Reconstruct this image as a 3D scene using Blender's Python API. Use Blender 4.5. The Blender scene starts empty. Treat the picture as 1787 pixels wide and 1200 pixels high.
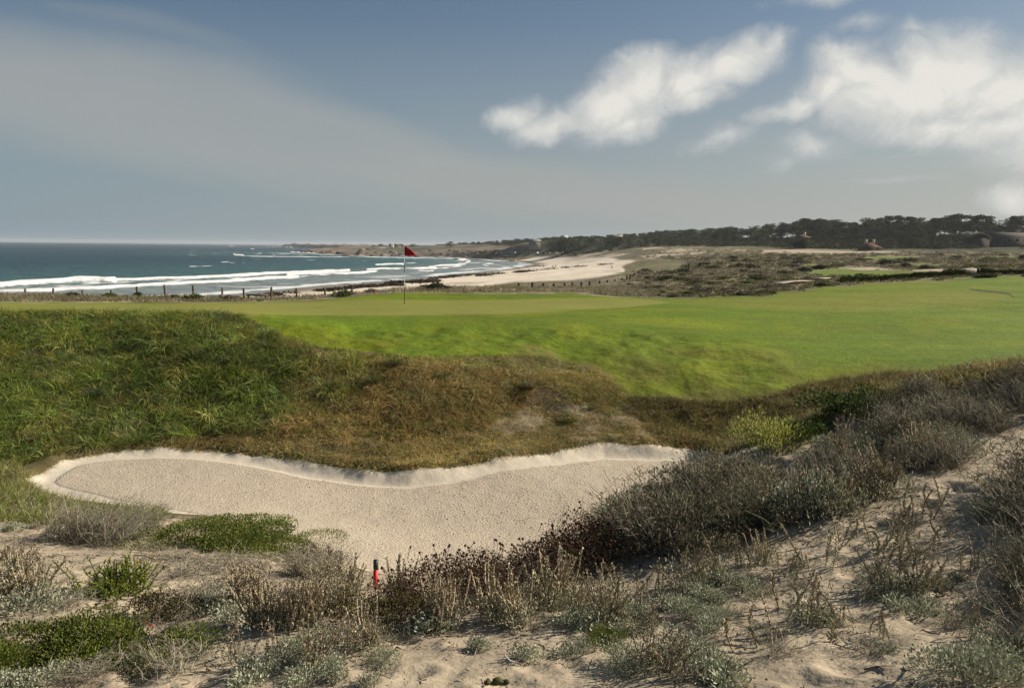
# golf links by the sea: bunker in the dunes, green with a red flag, beach, rocky point and wooded hill
SUN_E = 5.0
SKY_S = 0.045
SKY_TINT = (.86, .95, 1.0)
VEIL_C = (.275, .275, .262)
CUM_LO = (.33, .345, .355)
CUM_HI = (.56, .545, .505)
EXPO = 0.55
HAZE = 0.00008
DENOISE = True
DBG = False
import bpy, math
import numpy as np
from mathutils import Matrix, Vector

rng = np.random.default_rng(11)
R = math.radians
scene = bpy.context.scene
COL = scene.collection

# ------------------------------------------------------------------ camera
F, CX, CY, HC = 1390.0, 893.5, 600.0, 2.1
PITCH, ROLL = math.atan(169.9 / F), 0.011
MC = (Matrix.Rotation(math.pi / 2 - PITCH, 3, 'X') @ Matrix.Rotation(ROLL, 3, 'Z'))
MN = np.array(MC)
CAM = np.array([0.0, 0.0, HC])
cam_data = bpy.data.cameras.new('camera')
cam_data.sensor_width = 36.0
cam_data.lens = F / 1787.0 * 36.0
cam_data.clip_start = 0.05
cam_data.clip_end = 60000
cam = bpy.data.objects.new('camera', cam_data)
cam.matrix_world = Matrix.Translation((0, 0, HC)) @ MC.to_4x4()
COL.objects.link(cam)
scene.camera = cam


def rays(px, py):
    px, py = np.asarray(px, float), np.asarray(py, float)
    v = np.stack([(px - CX) / F, -(py - CY) / F, -np.ones_like(px)], -1)
    return v @ MN.T


def at(px, py, d):
    """point seen at photo position px,py whose distance along +Y is d"""
    r = rays(px, py)
    d = np.asarray(d, float)
    return CAM + r * (d / r[..., 1])[..., None]


def project(P):
    q = (np.asarray(P) - CAM) @ MN
    w = np.minimum(-q[..., 2], -1e-6) * -1 if False else np.maximum(-q[..., 2], 1e-3)
    return CX + F * q[..., 0] / w, CY - F * q[..., 1] / w


# ------------------------------------------------------------------ noise
_T = rng.random((8, 256, 256)).astype(np.float32)


def vnoise(x, y, k=0):
    x = np.asarray(x, float); y = np.asarray(y, float)
    xi = np.floor(x).astype(np.int64); yi = np.floor(y).astype(np.int64)
    fx = x - xi; fy = y - yi
    fx = fx * fx * fx * (fx * (fx * 6 - 15) + 10); fy = fy * fy * fy * (fy * (fy * 6 - 15) + 10)
    t = _T[k % 8]
    a = t[xi & 255, yi & 255]; b = t[(xi + 1) & 255, yi & 255]
    c = t[xi & 255, (yi + 1) & 255]; d = t[(xi + 1) & 255, (yi + 1) & 255]
    return (a + (b - a) * fx) * (1 - fy) + (c + (d - c) * fx) * fy


def fbm(x, y, oct=4, k=0, gain=0.5):
    s = 0.0; a = 1.0; tot = 0.0
    for i in range(oct):
        s = s + a * (vnoise(x * 2 ** i + 17.3 * i, y * 2 ** i - 9.1 * i, k + i) - 0.5)
        tot += a; a *= gain
    return s / tot * 2.0           # about -1..1


def sstep(a, b, x):
    t = np.clip((x - a) / (b - a), 0, 1)
    return t * t * (3 - 2 * t)


def in_poly(px, py, poly):
    px = np.asarray(px); py = np.asarray(py)
    ins = np.zeros(px.shape, bool)
    n = len(poly)
    for i in range(n):
        x1, y1 = poly[i]; x2, y2 = poly[(i + 1) % n]
        if y1 == y2:
            continue
        c = ((y1 > py) != (y2 > py)) & (px < (x2 - x1) * (py - y1) / (y2 - y1) + x1)
        ins ^= c
    return ins


def dist_line(px, py, pts, closed=False):
    d = np.full(np.shape(px), 1e18)
    n = len(pts)
    for i in range(n if closed else n - 1):
        x1, y1 = pts[i]; x2, y2 = pts[(i + 1) % n]
        dx, dy = x2 - x1, y2 - y1
        L = dx * dx + dy * dy + 1e-12
        t = np.clip(((px - x1) * dx + (py - y1) * dy) / L, 0, 1)
        d = np.minimum(d, (px - x1 - t * dx) ** 2 + (py - y1 - t * dy) ** 2)
    return np.sqrt(d)


def sdist(px, py, poly):
    """signed distance, positive inside"""
    d = dist_line(px, py, poly, True)
    return np.where(in_poly(px, py, poly), d, -d)


# ------------------------------------------------------------------ mesh helpers
def make_mesh(name, V, quads=None, tris=None, col=None, attrs=None, smooth=False):
    me = bpy.data.meshes.new(name)
    V = np.ascontiguousarray(V, np.float32)
    idx = []; tot = []
    if quads is not None and len(quads):
        idx.append(np.asarray(quads).ravel()); tot.append(np.full(len(quads), 4))
    if tris is not None and len(tris):
        idx.append(np.asarray(tris).ravel()); tot.append(np.full(len(tris), 3))
    idx = np.concatenate(idx).astype(np.int32); tot = np.concatenate(tot).astype(np.int32)
    start = np.concatenate([[0], np.cumsum(tot)[:-1]]).astype(np.int32)
    me.vertices.add(len(V)); me.vertices.foreach_set('co', V.ravel())
    me.loops.add(len(idx)); me.loops.foreach_set('vertex_index', idx)
    me.polygons.add(len(tot)); me.polygons.foreach_set('loop_start', start)
    me.polygons.foreach_set('loop_total', tot)
    if smooth:
        me.polygons.foreach_set('use_smooth', np.ones(len(tot), bool))
    me.update(calc_edges=True)
    if col is not None:
        a = me.attributes.new('Col', 'FLOAT_COLOR', 'POINT')
        c = np.ones((len(V), 4), np.float32); c[:, :3] = col
        a.data.foreach_set('color', c.ravel())
    for k, v in (attrs or {}).items():
        a = me.attributes.new(k, 'FLOAT', 'POINT')
        a.data.foreach_set('value', np.ascontiguousarray(v, np.float32))
    return me


def link(name, me, mat=None, parent=None, loc=(0, 0, 0), rot=(0, 0, 0), scale=1.0):
    o = bpy.data.objects.new(name, me)
    o.location = [float(v) for v in loc]; o.rotation_euler = rot
    o.scale = (scale, scale, scale) if np.isscalar(scale) else scale
    if mat is not None and me is not None and not me.materials:
        me.materials.append(mat)
    if parent is not None:
        o.parent = parent
    COL.objects.link(o)
    return o


def tag(o, label=None, cat=None, group=None, kind=None):
    if label: o['label'] = label
    if cat: o['category'] = cat
    if group: o['group'] = group
    if kind: o['kind'] = kind
    return o


class MB:
    """collects vertices and faces with a colour per vertex"""
    def __init__(s):
        s.V, s.Q, s.T, s.C, s.n = [], [], [], [], 0

    def add(s, V, Q=None, T=None, C=(.5, .5, .5)):
        V = np.asarray(V, float).reshape(-1, 3)
        C = np.broadcast_to(np.asarray(C, float), V.shape) if np.ndim(C) < 2 else np.asarray(C, float)
        s.V.append(V); s.C.append(C)
        if Q is not None and len(Q): s.Q.append(np.asarray(Q) + s.n)
        if T is not None and len(T): s.T.append(np.asarray(T) + s.n)
        s.n += len(V)

    def box(s, c, size, C=(.5, .5, .5), rz=0.0, taper=1.0):
        a = np.array([[-1, -1, -1], [1, -1, -1], [1, 1, -1], [-1, 1, -1], [-1, -1, 1], [1, -1, 1], [1, 1, 1], [-1, 1, 1]], float) * 0.5
        a[4:, :2] *= taper
        a = a * np.asarray(size, float)
        cz, sz = math.cos(rz), math.sin(rz)
        a = a @ np.array([[cz, sz, 0], [-sz, cz, 0], [0, 0, 1]]) + np.asarray(c, float)
        s.add(a, [[0, 3, 2, 1], [4, 5, 6, 7], [0, 1, 5, 4], [1, 2, 6, 5], [2, 3, 7, 6], [3, 0, 4, 7]], None, C)

    def tubes(s, P, r, C=(.3, .3, .3), sides=4):
        """P (N,K,3) polylines, r (N,K) radii"""
        P = np.asarray(P, float); N, K, _ = P.shape
        r = np.broadcast_to(np.asarray(r, float), (N, K))
        T = np.gradient(P, axis=1)
        T /= np.linalg.norm(T, axis=2, keepdims=True) + 1e-9
        ref = np.where(np.abs(T[..., 2:3]) > 0.9, np.array([1., 0, 0]), np.array([0, 0, 1.]))
        A = np.cross(T, ref); A /= np.linalg.norm(A, axis=2, keepdims=True) + 1e-9
        B = np.cross(T, A)
        ang = np.arange(sides) / sides * 2 * math.pi
        V = (P[:, :, None, :] + r[:, :, None, None] * (np.cos(ang)[None, None, :, None] * A[:, :, None, :] + np.sin(ang)[None, None, :, None] * B[:, :, None, :]))
        base = (np.arange(N) * K * sides)[:, None, None] + (np.arange(K - 1) * sides)[None, :, None]
        j = np.arange(sides)[None, None, :]; j2 = (np.arange(sides) + 1) % sides; j2 = j2[None, None, :]
        Q = np.stack([base + j, base + j2, base + sides + j2, base + sides + j], -1).reshape(-1, 4)
        Cc = np.asarray(C, float)
        if Cc.ndim == 2:
            Cc = np.repeat(Cc, K * sides, 0)
        s.add(V.reshape(-1, 3), Q, None, Cc)

    def leaves(s, P, D, l, w, C, droop=0.0):
        """diamond leaves: P (N,3) base, D (N,3) direction"""
        P = np.asarray(P, float); N = len(P)
        D = D / (np.linalg.norm(D, axis=1, keepdims=True) + 1e-9)
        rnd = rng.normal(size=(N, 3))
        S = np.cross(D, rnd); S /= np.linalg.norm(S, axis=1, keepdims=True) + 1e-9
        l = np.broadcast_to(np.asarray(l, float), (N,))[:, None]; w = np.broadcast_to(np.asarray(w, float), (N,))[:, None]
        tip = P + D * l; tip[:, 2] -= droop * l[:, 0]
        mid = P + D * l * 0.5
        V = np.stack([P, mid + S * w * .5, tip, mid - S * w * .5], 1).reshape(-1, 3)
        b = np.arange(N)[:, None] * 4
        Cc = np.asarray(C, float)
        if Cc.ndim == 2: Cc = np.repeat(Cc, 4, 0)
        s.add(V, b + np.array([[0, 1, 2, 3]]), None, Cc)

    def blades(s, P, D, L, w, C, droop=0.3, segs=3):
        """grass blades bending over"""
        P = np.asarray(P, float); N = len(P)
        D = D / (np.linalg.norm(D, axis=1, keepdims=True) + 1e-9)
        L = np.broadcast_to(np.asarray(L, float), (N,)); w = np.broadcast_to(np.asarray(w, float), (N,)); droop = np.broadcast_to(np.asarray(droop, float), (N,))
        S = np.cross(D, np.array([0, 0, 1.]) + rng.normal(size=(N, 3)) * .5); S /= np.linalg.norm(S, axis=1, keepdims=True) + 1e-9
        rows = []
        H = D.copy(); H[:, 2] = 0
        for k in range(segs + 1):
            t = k / segs
            c = P + D * (L * t)[:, None] + H * (L * droop * t * t * .6)[:, None]
            c[:, 2] -= L * droop * t * t
            if k < segs:
                ww = (w * (1 - t ** 1.5) * .5)[:, None]
                rows += [c - S * ww, c + S * ww]
            else:
                rows.append(c)
        nv = 2 * segs + 1
        V = np.stack(rows, 1).reshape(-1, 3)
        b = (np.arange(N) * nv)[:, None]
        Q = np.concatenate([b + np.array([[2 * k, 2 * k + 1, 2 * k + 3, 2 * k + 2]]) for k in range(segs - 1)]) if segs > 1 else None
        T = b + np.array([[2 * segs - 2, 2 * segs - 1, 2 * segs]])
        Cc = np.asarray(C, float)
        if Cc.ndim == 2: Cc = np.repeat(Cc, nv, 0)
        s.add(V, Q, T, Cc)

    def blob(s, c, r, C, seed=0, n=10, m=7, rough=.25):
        """closed lumpy ellipsoid"""
        c = np.asarray(c, float); r = np.broadcast_to(np.asarray(r, float), (3,))
        th = np.linspace(0, 2 * math.pi, n, endpoint=False); ph = np.linspace(0, math.pi, m)[1:-1]
        lr = np.random.default_rng(seed)
        X = np.sin(ph)[:, None] * np.cos(th); Y = np.sin(ph)[:, None] * np.sin(th); Z = np.cos(ph)[:, None] * np.ones(n)
        k = 1 + rough * (lr.random(X.shape) * 2 - 1)
        V = np.stack([X * k, Y * k, Z * k], -1).reshape(-1, 3)
        V = np.concatenate([V, [[0, 0, 1.]], [[0, 0, -1.]]]) * r + c
        Q = []; T = []
        for i in range(m - 3):
            for j in range(n):
                Q.append([i * n + j, (i + 1) * n + j, (i + 1) * n + (j + 1) % n, i * n + (j + 1) % n])
        top = (m - 2) * n
        for j in range(n):
            T.append([top, j, (j + 1) % n]); T.append([top + 1, (m - 3) * n + (j + 1) % n, (m - 3) * n + j])
        s.add(V, Q, T, C)

    def mesh(s, name, smooth=False):
        return make_mesh(name, np.concatenate(s.V), np.concatenate(s.Q) if s.Q else None,
                         np.concatenate(s.T) if s.T else None, np.concatenate(s.C), None, smooth)


# ------------------------------------------------------------------ materials
def new_mat(name):
    m = bpy.data.materials.new(name); m.use_nodes = True
    nt = m.node_tree; nt.nodes.clear()
    return m, nt


def N(nt, t, **kw):
    n = nt.nodes.new(t)
    for k, v in kw.items():
        if k.startswith('i_'):
            n.inputs[k[2:].replace('_', ' ')].default_value = v
        elif k[0] == 'n' and k[1:].isdigit():
            n.inputs[int(k[1:])].default_value = v
        else:
            setattr(n, k, v)
    return n


def math_n(nt, op, a, b=None, clamp=False):
    n = nt.nodes.new('ShaderNodeMath'); n.operation = op; n.use_clamp = clamp
    for i, v in enumerate((a, b)):
        if v is None: continue
        if hasattr(v, 'is_output'): nt.links.new(v, n.inputs[i])
        else: n.inputs[i].default_value = v
    return n.outputs[0]


def mixc(nt, fac, a, b, mode='MIX'):
    n = nt.nodes.new('ShaderNodeMix'); n.data_type = 'RGBA'; n.blend_type = mode
    for i, v in ((0, fac), (6, a), (7, b)):
        if hasattr(v, 'is_output'): nt.links.new(v, n.inputs[i])
        else: n.inputs[i].default_value = v if i == 0 else (*v, 1) if len(v) == 3 else v
    return n.outputs[2]


def ramp(nt, fac, stops):
    n = nt.nodes.new('ShaderNodeValToRGB')
    e = n.color_ramp.elements
    while len(e) < len(stops): e.new(0.5)
    for i, (p, c) in enumerate(stops):
        e[i].position = p
        e[i].color = (c, c, c, 1) if np.isscalar(c) else (*c, 1)
    nt.links.new(fac, n.inputs[0])
    return n.outputs[0]


def noise(nt, vec, scale, detail=4, rough=.55, dist=0.0):
    n = nt.nodes.new('ShaderNodeTexNoise')
    n.inputs['Scale'].default_value = scale; n.inputs['Detail'].default_value = detail
    n.inputs['Roughness'].default_value = rough; n.inputs['Distortion'].default_value = dist
    if vec is not None: nt.links.new(vec, n.inputs['Vector'])
    return n.outputs['Fac']


def bump(nt, h, strength, dist, normal=None):
    n = nt.nodes.new('ShaderNodeBump')
    n.inputs['Strength'].default_value = strength; n.inputs['Distance'].default_value = dist
    nt.links.new(h, n.inputs['Height'])
    if normal is not None: nt.links.new(normal, n.inputs['Normal'])
    return n.outputs[0]


def surface_mat(name, layers, bumps, rough=.9, spec=.2):
    """material on the vertex colour 'Col', multiplied by noise layers (scale, low, high, stretch)"""
    m, nt = new_mat(name)
    col = N(nt, 'ShaderNodeAttribute', attribute_name='Col').outputs['Color']
    tc = N(nt, 'ShaderNodeTexCoord').outputs['Object']
    for (sc, lo, hi, det) in layers:
        f = noise(nt, tc, sc, det, .6)
        r_ = ramp(nt, f, [(.28, lo), (.72, hi)])
        col = mixc(nt, 1.0, col, r_, 'MULTIPLY')
    nrm = None
    for (sc, st, di, det) in bumps:
        nrm = bump(nt, noise(nt, tc, sc, det, .6), st, di, nrm)
    b = N(nt, 'ShaderNodeBsdfPrincipled')
    b.inputs['Roughness'].default_value = rough
    b.inputs['Specular IOR Level'].default_value = spec
    nt.links.new(col, b.inputs['Base Color'])
    if nrm is not None: nt.links.new(nrm, b.inputs['Normal'])
    o = N(nt, 'ShaderNodeOutputMaterial')
    nt.links.new(b.outputs[0], o.inputs[0])
    return m


def leaf_mat(name, trans=.3, rough=.65, spec=.25, var=.25):
    """foliage: vertex colour, brightness varied per object, some light passing through"""
    m, nt = new_mat(name)
    col = N(nt, 'ShaderNodeAttribute', attribute_name='Col').outputs['Color']
    oi = N(nt, 'ShaderNodeObjectInfo').outputs['Random']
    k = math_n(nt, 'ADD', math_n(nt, 'MULTIPLY', oi, 2 * var), 1 - var)
    cc = N(nt, 'ShaderNodeCombineColor')
    for i in range(3): nt.links.new(k, cc.inputs[i])
    col = mixc(nt, 1.0, col, cc.outputs[0], 'MULTIPLY')
    b = N(nt, 'ShaderNodeBsdfPrincipled')
    b.inputs['Roughness'].default_value = rough
    b.inputs['Specular IOR Level'].default_value = spec
    nt.links.new(col, b.inputs['Base Color'])
    out = b.outputs[0]
    if trans > 0:
        t = N(nt, 'ShaderNodeBsdfTranslucent'); nt.links.new(col, t.inputs['Color'])
        mx = N(nt, 'ShaderNodeMixShader'); mx.inputs[0].default_value = trans
        nt.links.new(out, mx.inputs[1]); nt.links.new(t.outputs[0], mx.inputs[2]); out = mx.outputs[0]
    o = N(nt, 'ShaderNodeOutputMaterial')
    nt.links.new(out, o.inputs[0])
    return m


def plain_mat(name, c, rough=.7, spec=.3, nsc=None, lo=.75, hi=1.2, bmp=0.0, metal=0.0):
    m, nt = new_mat(name)
    b = N(nt, 'ShaderNodeBsdfPrincipled')
    b.inputs['Roughness'].default_value = rough
    b.inputs['Specular IOR Level'].default_value = spec
    b.inputs['Metallic'].default_value = metal
    b.inputs['Base Color'].default_value = (*c, 1)
    if nsc:
        tc = N(nt, 'ShaderNodeTexCoord').outputs['Object']
        f = noise(nt, tc, nsc, 5, .6)
        nt.links.new(mixc(nt, 1.0, c, ramp(nt, f, [(.3, lo), (.7, hi)]), 'MULTIPLY'), b.inputs['Base Color'])
        if bmp: nt.links.new(bump(nt, f, bmp, .05), b.inputs['Normal'])
    o = N(nt, 'ShaderNodeOutputMaterial')
    nt.links.new(b.outputs[0], o.inputs[0])
    return m


def pick(cols, n, jit=.12):
    """n colours drawn from a list of (weight, rgb), jittered"""
    w = np.array([c[0] for c in cols], float); w /= w.sum()
    k = rng.choice(len(cols), n, p=w)
    c = np.array([c[1] for c in cols])[k]
    return np.clip(c * (1 + jit * rng.normal(size=(n, 1))) * (1 + .05 * rng.normal(size=(n, 3))), .002, 1)
# ------------------------------------------------------------------ terrain heights
SEA = -11.9
CP = """
0,1200,3.7 450,1200,3.6 900,1200,3.5 1350,1200,3.3 1787,1200,3.1
0,1100,4.7 450,1100,4.5 900,1100,4.3 1350,1100,4.0 1787,1100,3.8
0,1000,6.2 300,1000,6.4 600,1000,7.0 900,1000,6.3 1150,1000,5.4 1400,1000,4.9 1787,1000,4.6
0,940,8.2 300,940,8.6 500,945,9.3
0,900,9.8 150,900,10.1 300,900,10.5 1200,900,6.9 1500,900,5.8 1787,900,5.4
0,860,11.5 1787,800,6.6 1500,800,7.4 1250,800,8.9
1787,720,8 1600,720,8.6 1450,740,9.0 1787,640,10.5 1600,667,10.2 1450,715,9.9
1787,631,18 1600,655,17.5 1400,690,17 1250,720,16.5 1250,785,14.8
45,835,13.6 110,800,14.8 220,782,15.4 400,785,15.3 560,808,14.5 720,820,14 850,805,14.4 1030,777,15.2 1210,780,15.2
95,870,12.8 280,893,11.7 540,950,10.1 680,1010,9.2
0,700,17 200,700,17.3 400,700,17.2 0,620,19 0,560,20.8 0,541,22 200,545,22 400,543,22 200,620,19.2 400,620,19 450,565,21
560,610,19.3 560,700,17 720,640,18 720,720,16.2 900,640,18.3 900,720,16.6 1060,660,18 1060,720,16.6 720,780,14.9
1100,700,17.2 1200,700,17 1150,760,15.5
560,590,20.3 560,550,24.5 720,600,20 720,548,24.8 900,600,20 900,545,25.5 1050,600,20.3 1050,560,23.5 1050,535,29
1200,640,18.7 1200,600,20.5 1200,560,24.5 1200,530,31 1350,640,18.7 1350,600,21 1350,560,25.5 1350,530,33
1500,640,18.5 1500,600,21.5 1500,550,28 1500,520,37 1650,600,21.5 1650,550,28.5 1650,520,37 1650,500,45
1787,600,21.5 1787,550,29 1787,520,37 1787,495,46 1787,482,52 1650,487,51 1500,497,48 1400,505,44 1300,517,40 1100,521,38 1000,511,37.5 900,511,37
706,531,28.8 0,529,29.5 200,530,29.5 400,529,30 560,524,31 620,516,33 760,524,31 760,509.5,34.5 680,510,34
-200,541,22 -200,620,19 -200,700,17 -500,541,22 -500,620,19 -500,700,17.2 -300,800,15 -700,560,22
0,525,55 300,523,58 300,515,66 150,519,66 450,520,62 560,514,66 640,508,66 720,504,70 850,503,78 950,508,75 1000,500,95 1100,490,105 1100,478,150
655,497,254 720,496,255 800,494,260 900,488,240 950,470,370 1000,470,370 1000,485,230 1068,468,394 1090,462,420 1050,450,480 950,450,520
1100,470,310 1150,458,300 1200,460,260 1200,480,130 1200,500,75 1200,514,52 1300,500,65 1300,480,115 1300,460,230 1300,445,380
1400,490,70 1400,470,130 1400,455,230 1400,440,400 1500,485,70 1500,470,120 1500,455,230 1500,445,330
1650,480,62 1650,470,110 1650,455,210 1650,443,330 1787,472,75 1787,460,130 1787,448,240 1787,441,340
1000,445,540 1000,439,575 1200,436,520 1100,435,580 1000,437,630 900,440,650 900,429,850 800,440,1000 800,432,1150 800,427,1400 700,440,1150 700,431,1500 650,430,1800 850,450,850
1100,440,520 1200,441,440 1150,445,480
"""
DP = [(0, .3, .42), (-4, .3, .2), (4, .3, .62), (8, 3, .7), (-8, 2, .1), (8, 6, .6), (-9, 6, -.4), (14, 10, .7),
      (-30, 30, 0), (22, 18, -.3), (30, 28, .1), (40, 40, .6), (50, 52, 1)]
UZ = [  # px column, distance, height
    (1787, 14, -.6), (1600, 14, -.95), (1450, 14, -1.3), (1100, 11, -1.95), (1000, 9.5, -1.55), (1180, 10.8, -1.3), (1250, 10.5, -.9), (1100, 8.5, -.85), (950, 7.8, -1.0), (850, 8.8, -1.75), (1230, 12.5, -1.9),
    (0, 24, .1), (200, 24, .1), (400, 24, .08), (0, 26.5, 0), (200, 26.5, 0), (400, 26.5, 0), (0, 36, -.6), (200, 36, -.7), (400, 36, -.8), (800, 42, -1.2), (0, 82, -4), (300, 82, -4), (450, 82, -4.2), (600, 82, -4), (720, 88, -4.2), (850, 100, -4.6), (980, 120, -4.6),
    (0, 110, -8), (0, 150, -10.8), (300, 110, -8), (300, 150, -10.6), (600, 110, -7.5), (600, 170, -9.6), (720, 120, -7.3), (850, 150, -7.4), (950, 180, -6.9),
    (-400, 30, -.2), (-400, 60, -2.2), (-400, 110, -8), (-800, 60, -2.2), (-800, 100, -8),
    (1787, 420, 5), (1787, 470, 9), (1787, 560, 14), (1787, 750, 16), (1650, 420, 4), (1650, 500, 9), (1650, 640, 12), (1500, 430, 3), (1500, 520, 8), (1500, 680, 11),
    (1400, 460, 3), (1400, 600, 9.5), (1400, 800, 12), (1300, 500, 3.5), (1300, 650, 9), (1300, 850, 12), (1200, 680, 8.5), (1200, 880, 11), (1100, 720, 7), (1100, 920, 9), (1000, 750, 5.5), (1000, 980, 7),
    (900, 1000, 4), (2100, 340, 4), (2100, 450, 12), (2100, 100, 1.4), (2100, 60, 1.2), (2100, 30, .3), (2500, 400, 10), (2100, 800, 18), (1400, 2500, 14), (1000, 2500, 9), (800, 2500, 4), (700, 3500, 3)]


def _tps_fit(A, z, lam=1e-4):
    n = len(A)
    d2 = ((A[:, None] - A[None]) ** 2).sum(-1)
    K = np.where(d2 > 0, .5 * d2 * np.log(d2 + 1e-300), 0) + lam * np.eye(n)
    P = np.c_[np.ones(n), A]
    M = np.block([[K, P], [P.T, np.zeros((3, 3))]])
    return np.linalg.solve(M, np.r_[z, 0, 0, 0])


def _tps_eval(A, w, B):
    out = np.empty(len(B))
    for i in range(0, len(B), 40000):
        b = B[i:i + 40000]
        d2 = (b[:, 0:1] - A[:, 0]) ** 2 + (b[:, 1:2] - A[:, 1]) ** 2
        out[i:i + 40000] = (.5 * d2 * np.log(d2 + 1e-20)) @ w[:-3] + w[-3] + b @ w[-2:]
    return out


def _uv(X, Y):
    Yc = np.maximum(Y, 1.6)
    return np.stack([np.arctan2(X, Yc), np.log(np.hypot(X, Yc))], -1)


_P = [at(*[float(v) for v in t.split(',')]) for t in CP.split()]
_P += [np.array(p, float) for p in DP]
for (_px, _d, _z) in UZ:
    q = at(_px, 430., _d); _P.append(np.array([q[0], q[1], _z]))
_P = np.array(_P)
_A = _uv(_P[:, 0], _P[:, 1])
_W = _tps_fit(_A, _P[:, 2], 3e-4)

# bunker outline (top of the sand face) and floor
BK = [(45, 838, 13.55), (60, 822, 14.0), (110, 800, 14.8), (165, 787, 15.2), (220, 782, 15.4), (300, 781, 15.5), (400, 786, 15.25), (480, 796, 14.9), (560, 809, 14.45), (640, 818, 14.1),
      (720, 821, 14.0), (790, 815, 14.15), (850, 803, 14.45), (920, 792, 14.75), (1000, 780, 15.1), (1050, 775, 15.3), (1130, 779, 15.25), (1210, 779, 15.3)]
BKW = [tuple(at(*p)[:2]) for p in BK] + [(4.2, 14.4), (3.9, 13.2), (3.0, 12.0), (1.9, 11.0), (.7, 9.9), (-.2, 9.2), (-1.3, 9.1)]
BKW += [tuple(at(*p)[:2]) for p in [(545, 955, 10.0), (470, 925, 10.7), (380, 905, 11.3), (280, 893, 11.7), (180, 885, 12.2), (95, 868, 12.9), (55, 852, 13.2)]]
BF = [(100, 853, 13.35), (220, 803, 14.95), (350, 797, 15.1), (450, 806, 14.85), (560, 835, 14.05), (650, 848, 13.7), (760, 843, 13.75), (900, 825, 14.05), (1050, 806, 14.75), (1200, 803, 14.85),
      (110, 866, 12.95), (300, 888, 12.05), (500, 932, 10.8), (600, 900, 12.25), (900, 900, 12.25), (680, 1000, 9.8), (1000, 900, 12.2), (400, 850, 13.45)]
_BP = np.array([at(*p) for p in BF])
_BW = _tps_fit(_BP[:, :2] * .1, _BP[:, 2], 1e-3)

# shoreline
SH = [(-900, 540, 186), (0, 523, 190), (350, 519, 208), (447, 510.5, 229), (520, 503.5, 255), (600, 496.5, 282), (655, 492.5, 303), (706, 488, 325), (785, 480, 384), (840, 474.5, 432), (885, 469, 495), (915, 465, 560), (932, 461.5, 632), (925, 458.5, 690), (900, 456, 748), (860, 452.5, 850),
      (800, 449.2, 960), (700, 446.7, 1050), (640, 446.5, 1050), (590, 444.5, 1110), (545, 441, 1300), (525, 439.5, 1450), (560, 437.8, 1650), (625, 437, 1830), (560, 434, 2700), (490, 431, 4200)]
SHW = [tuple(at(p[0], p[1], p[2])[:2]) for p in SH]
SEAPOLY = SHW + [(-2000, 9000), (-9000, 9000), (-9000, -500), (-600, -500)]


_pr = np.random.default_rng(55)
PITS = [(_pr.uniform(-6, 6.5), _pr.uniform(2.6, 9), _pr.uniform(0, 3.1), _pr.uniform(.04, .10), _pr.uniform(.010, .034)) for _ in range(650)]


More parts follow.
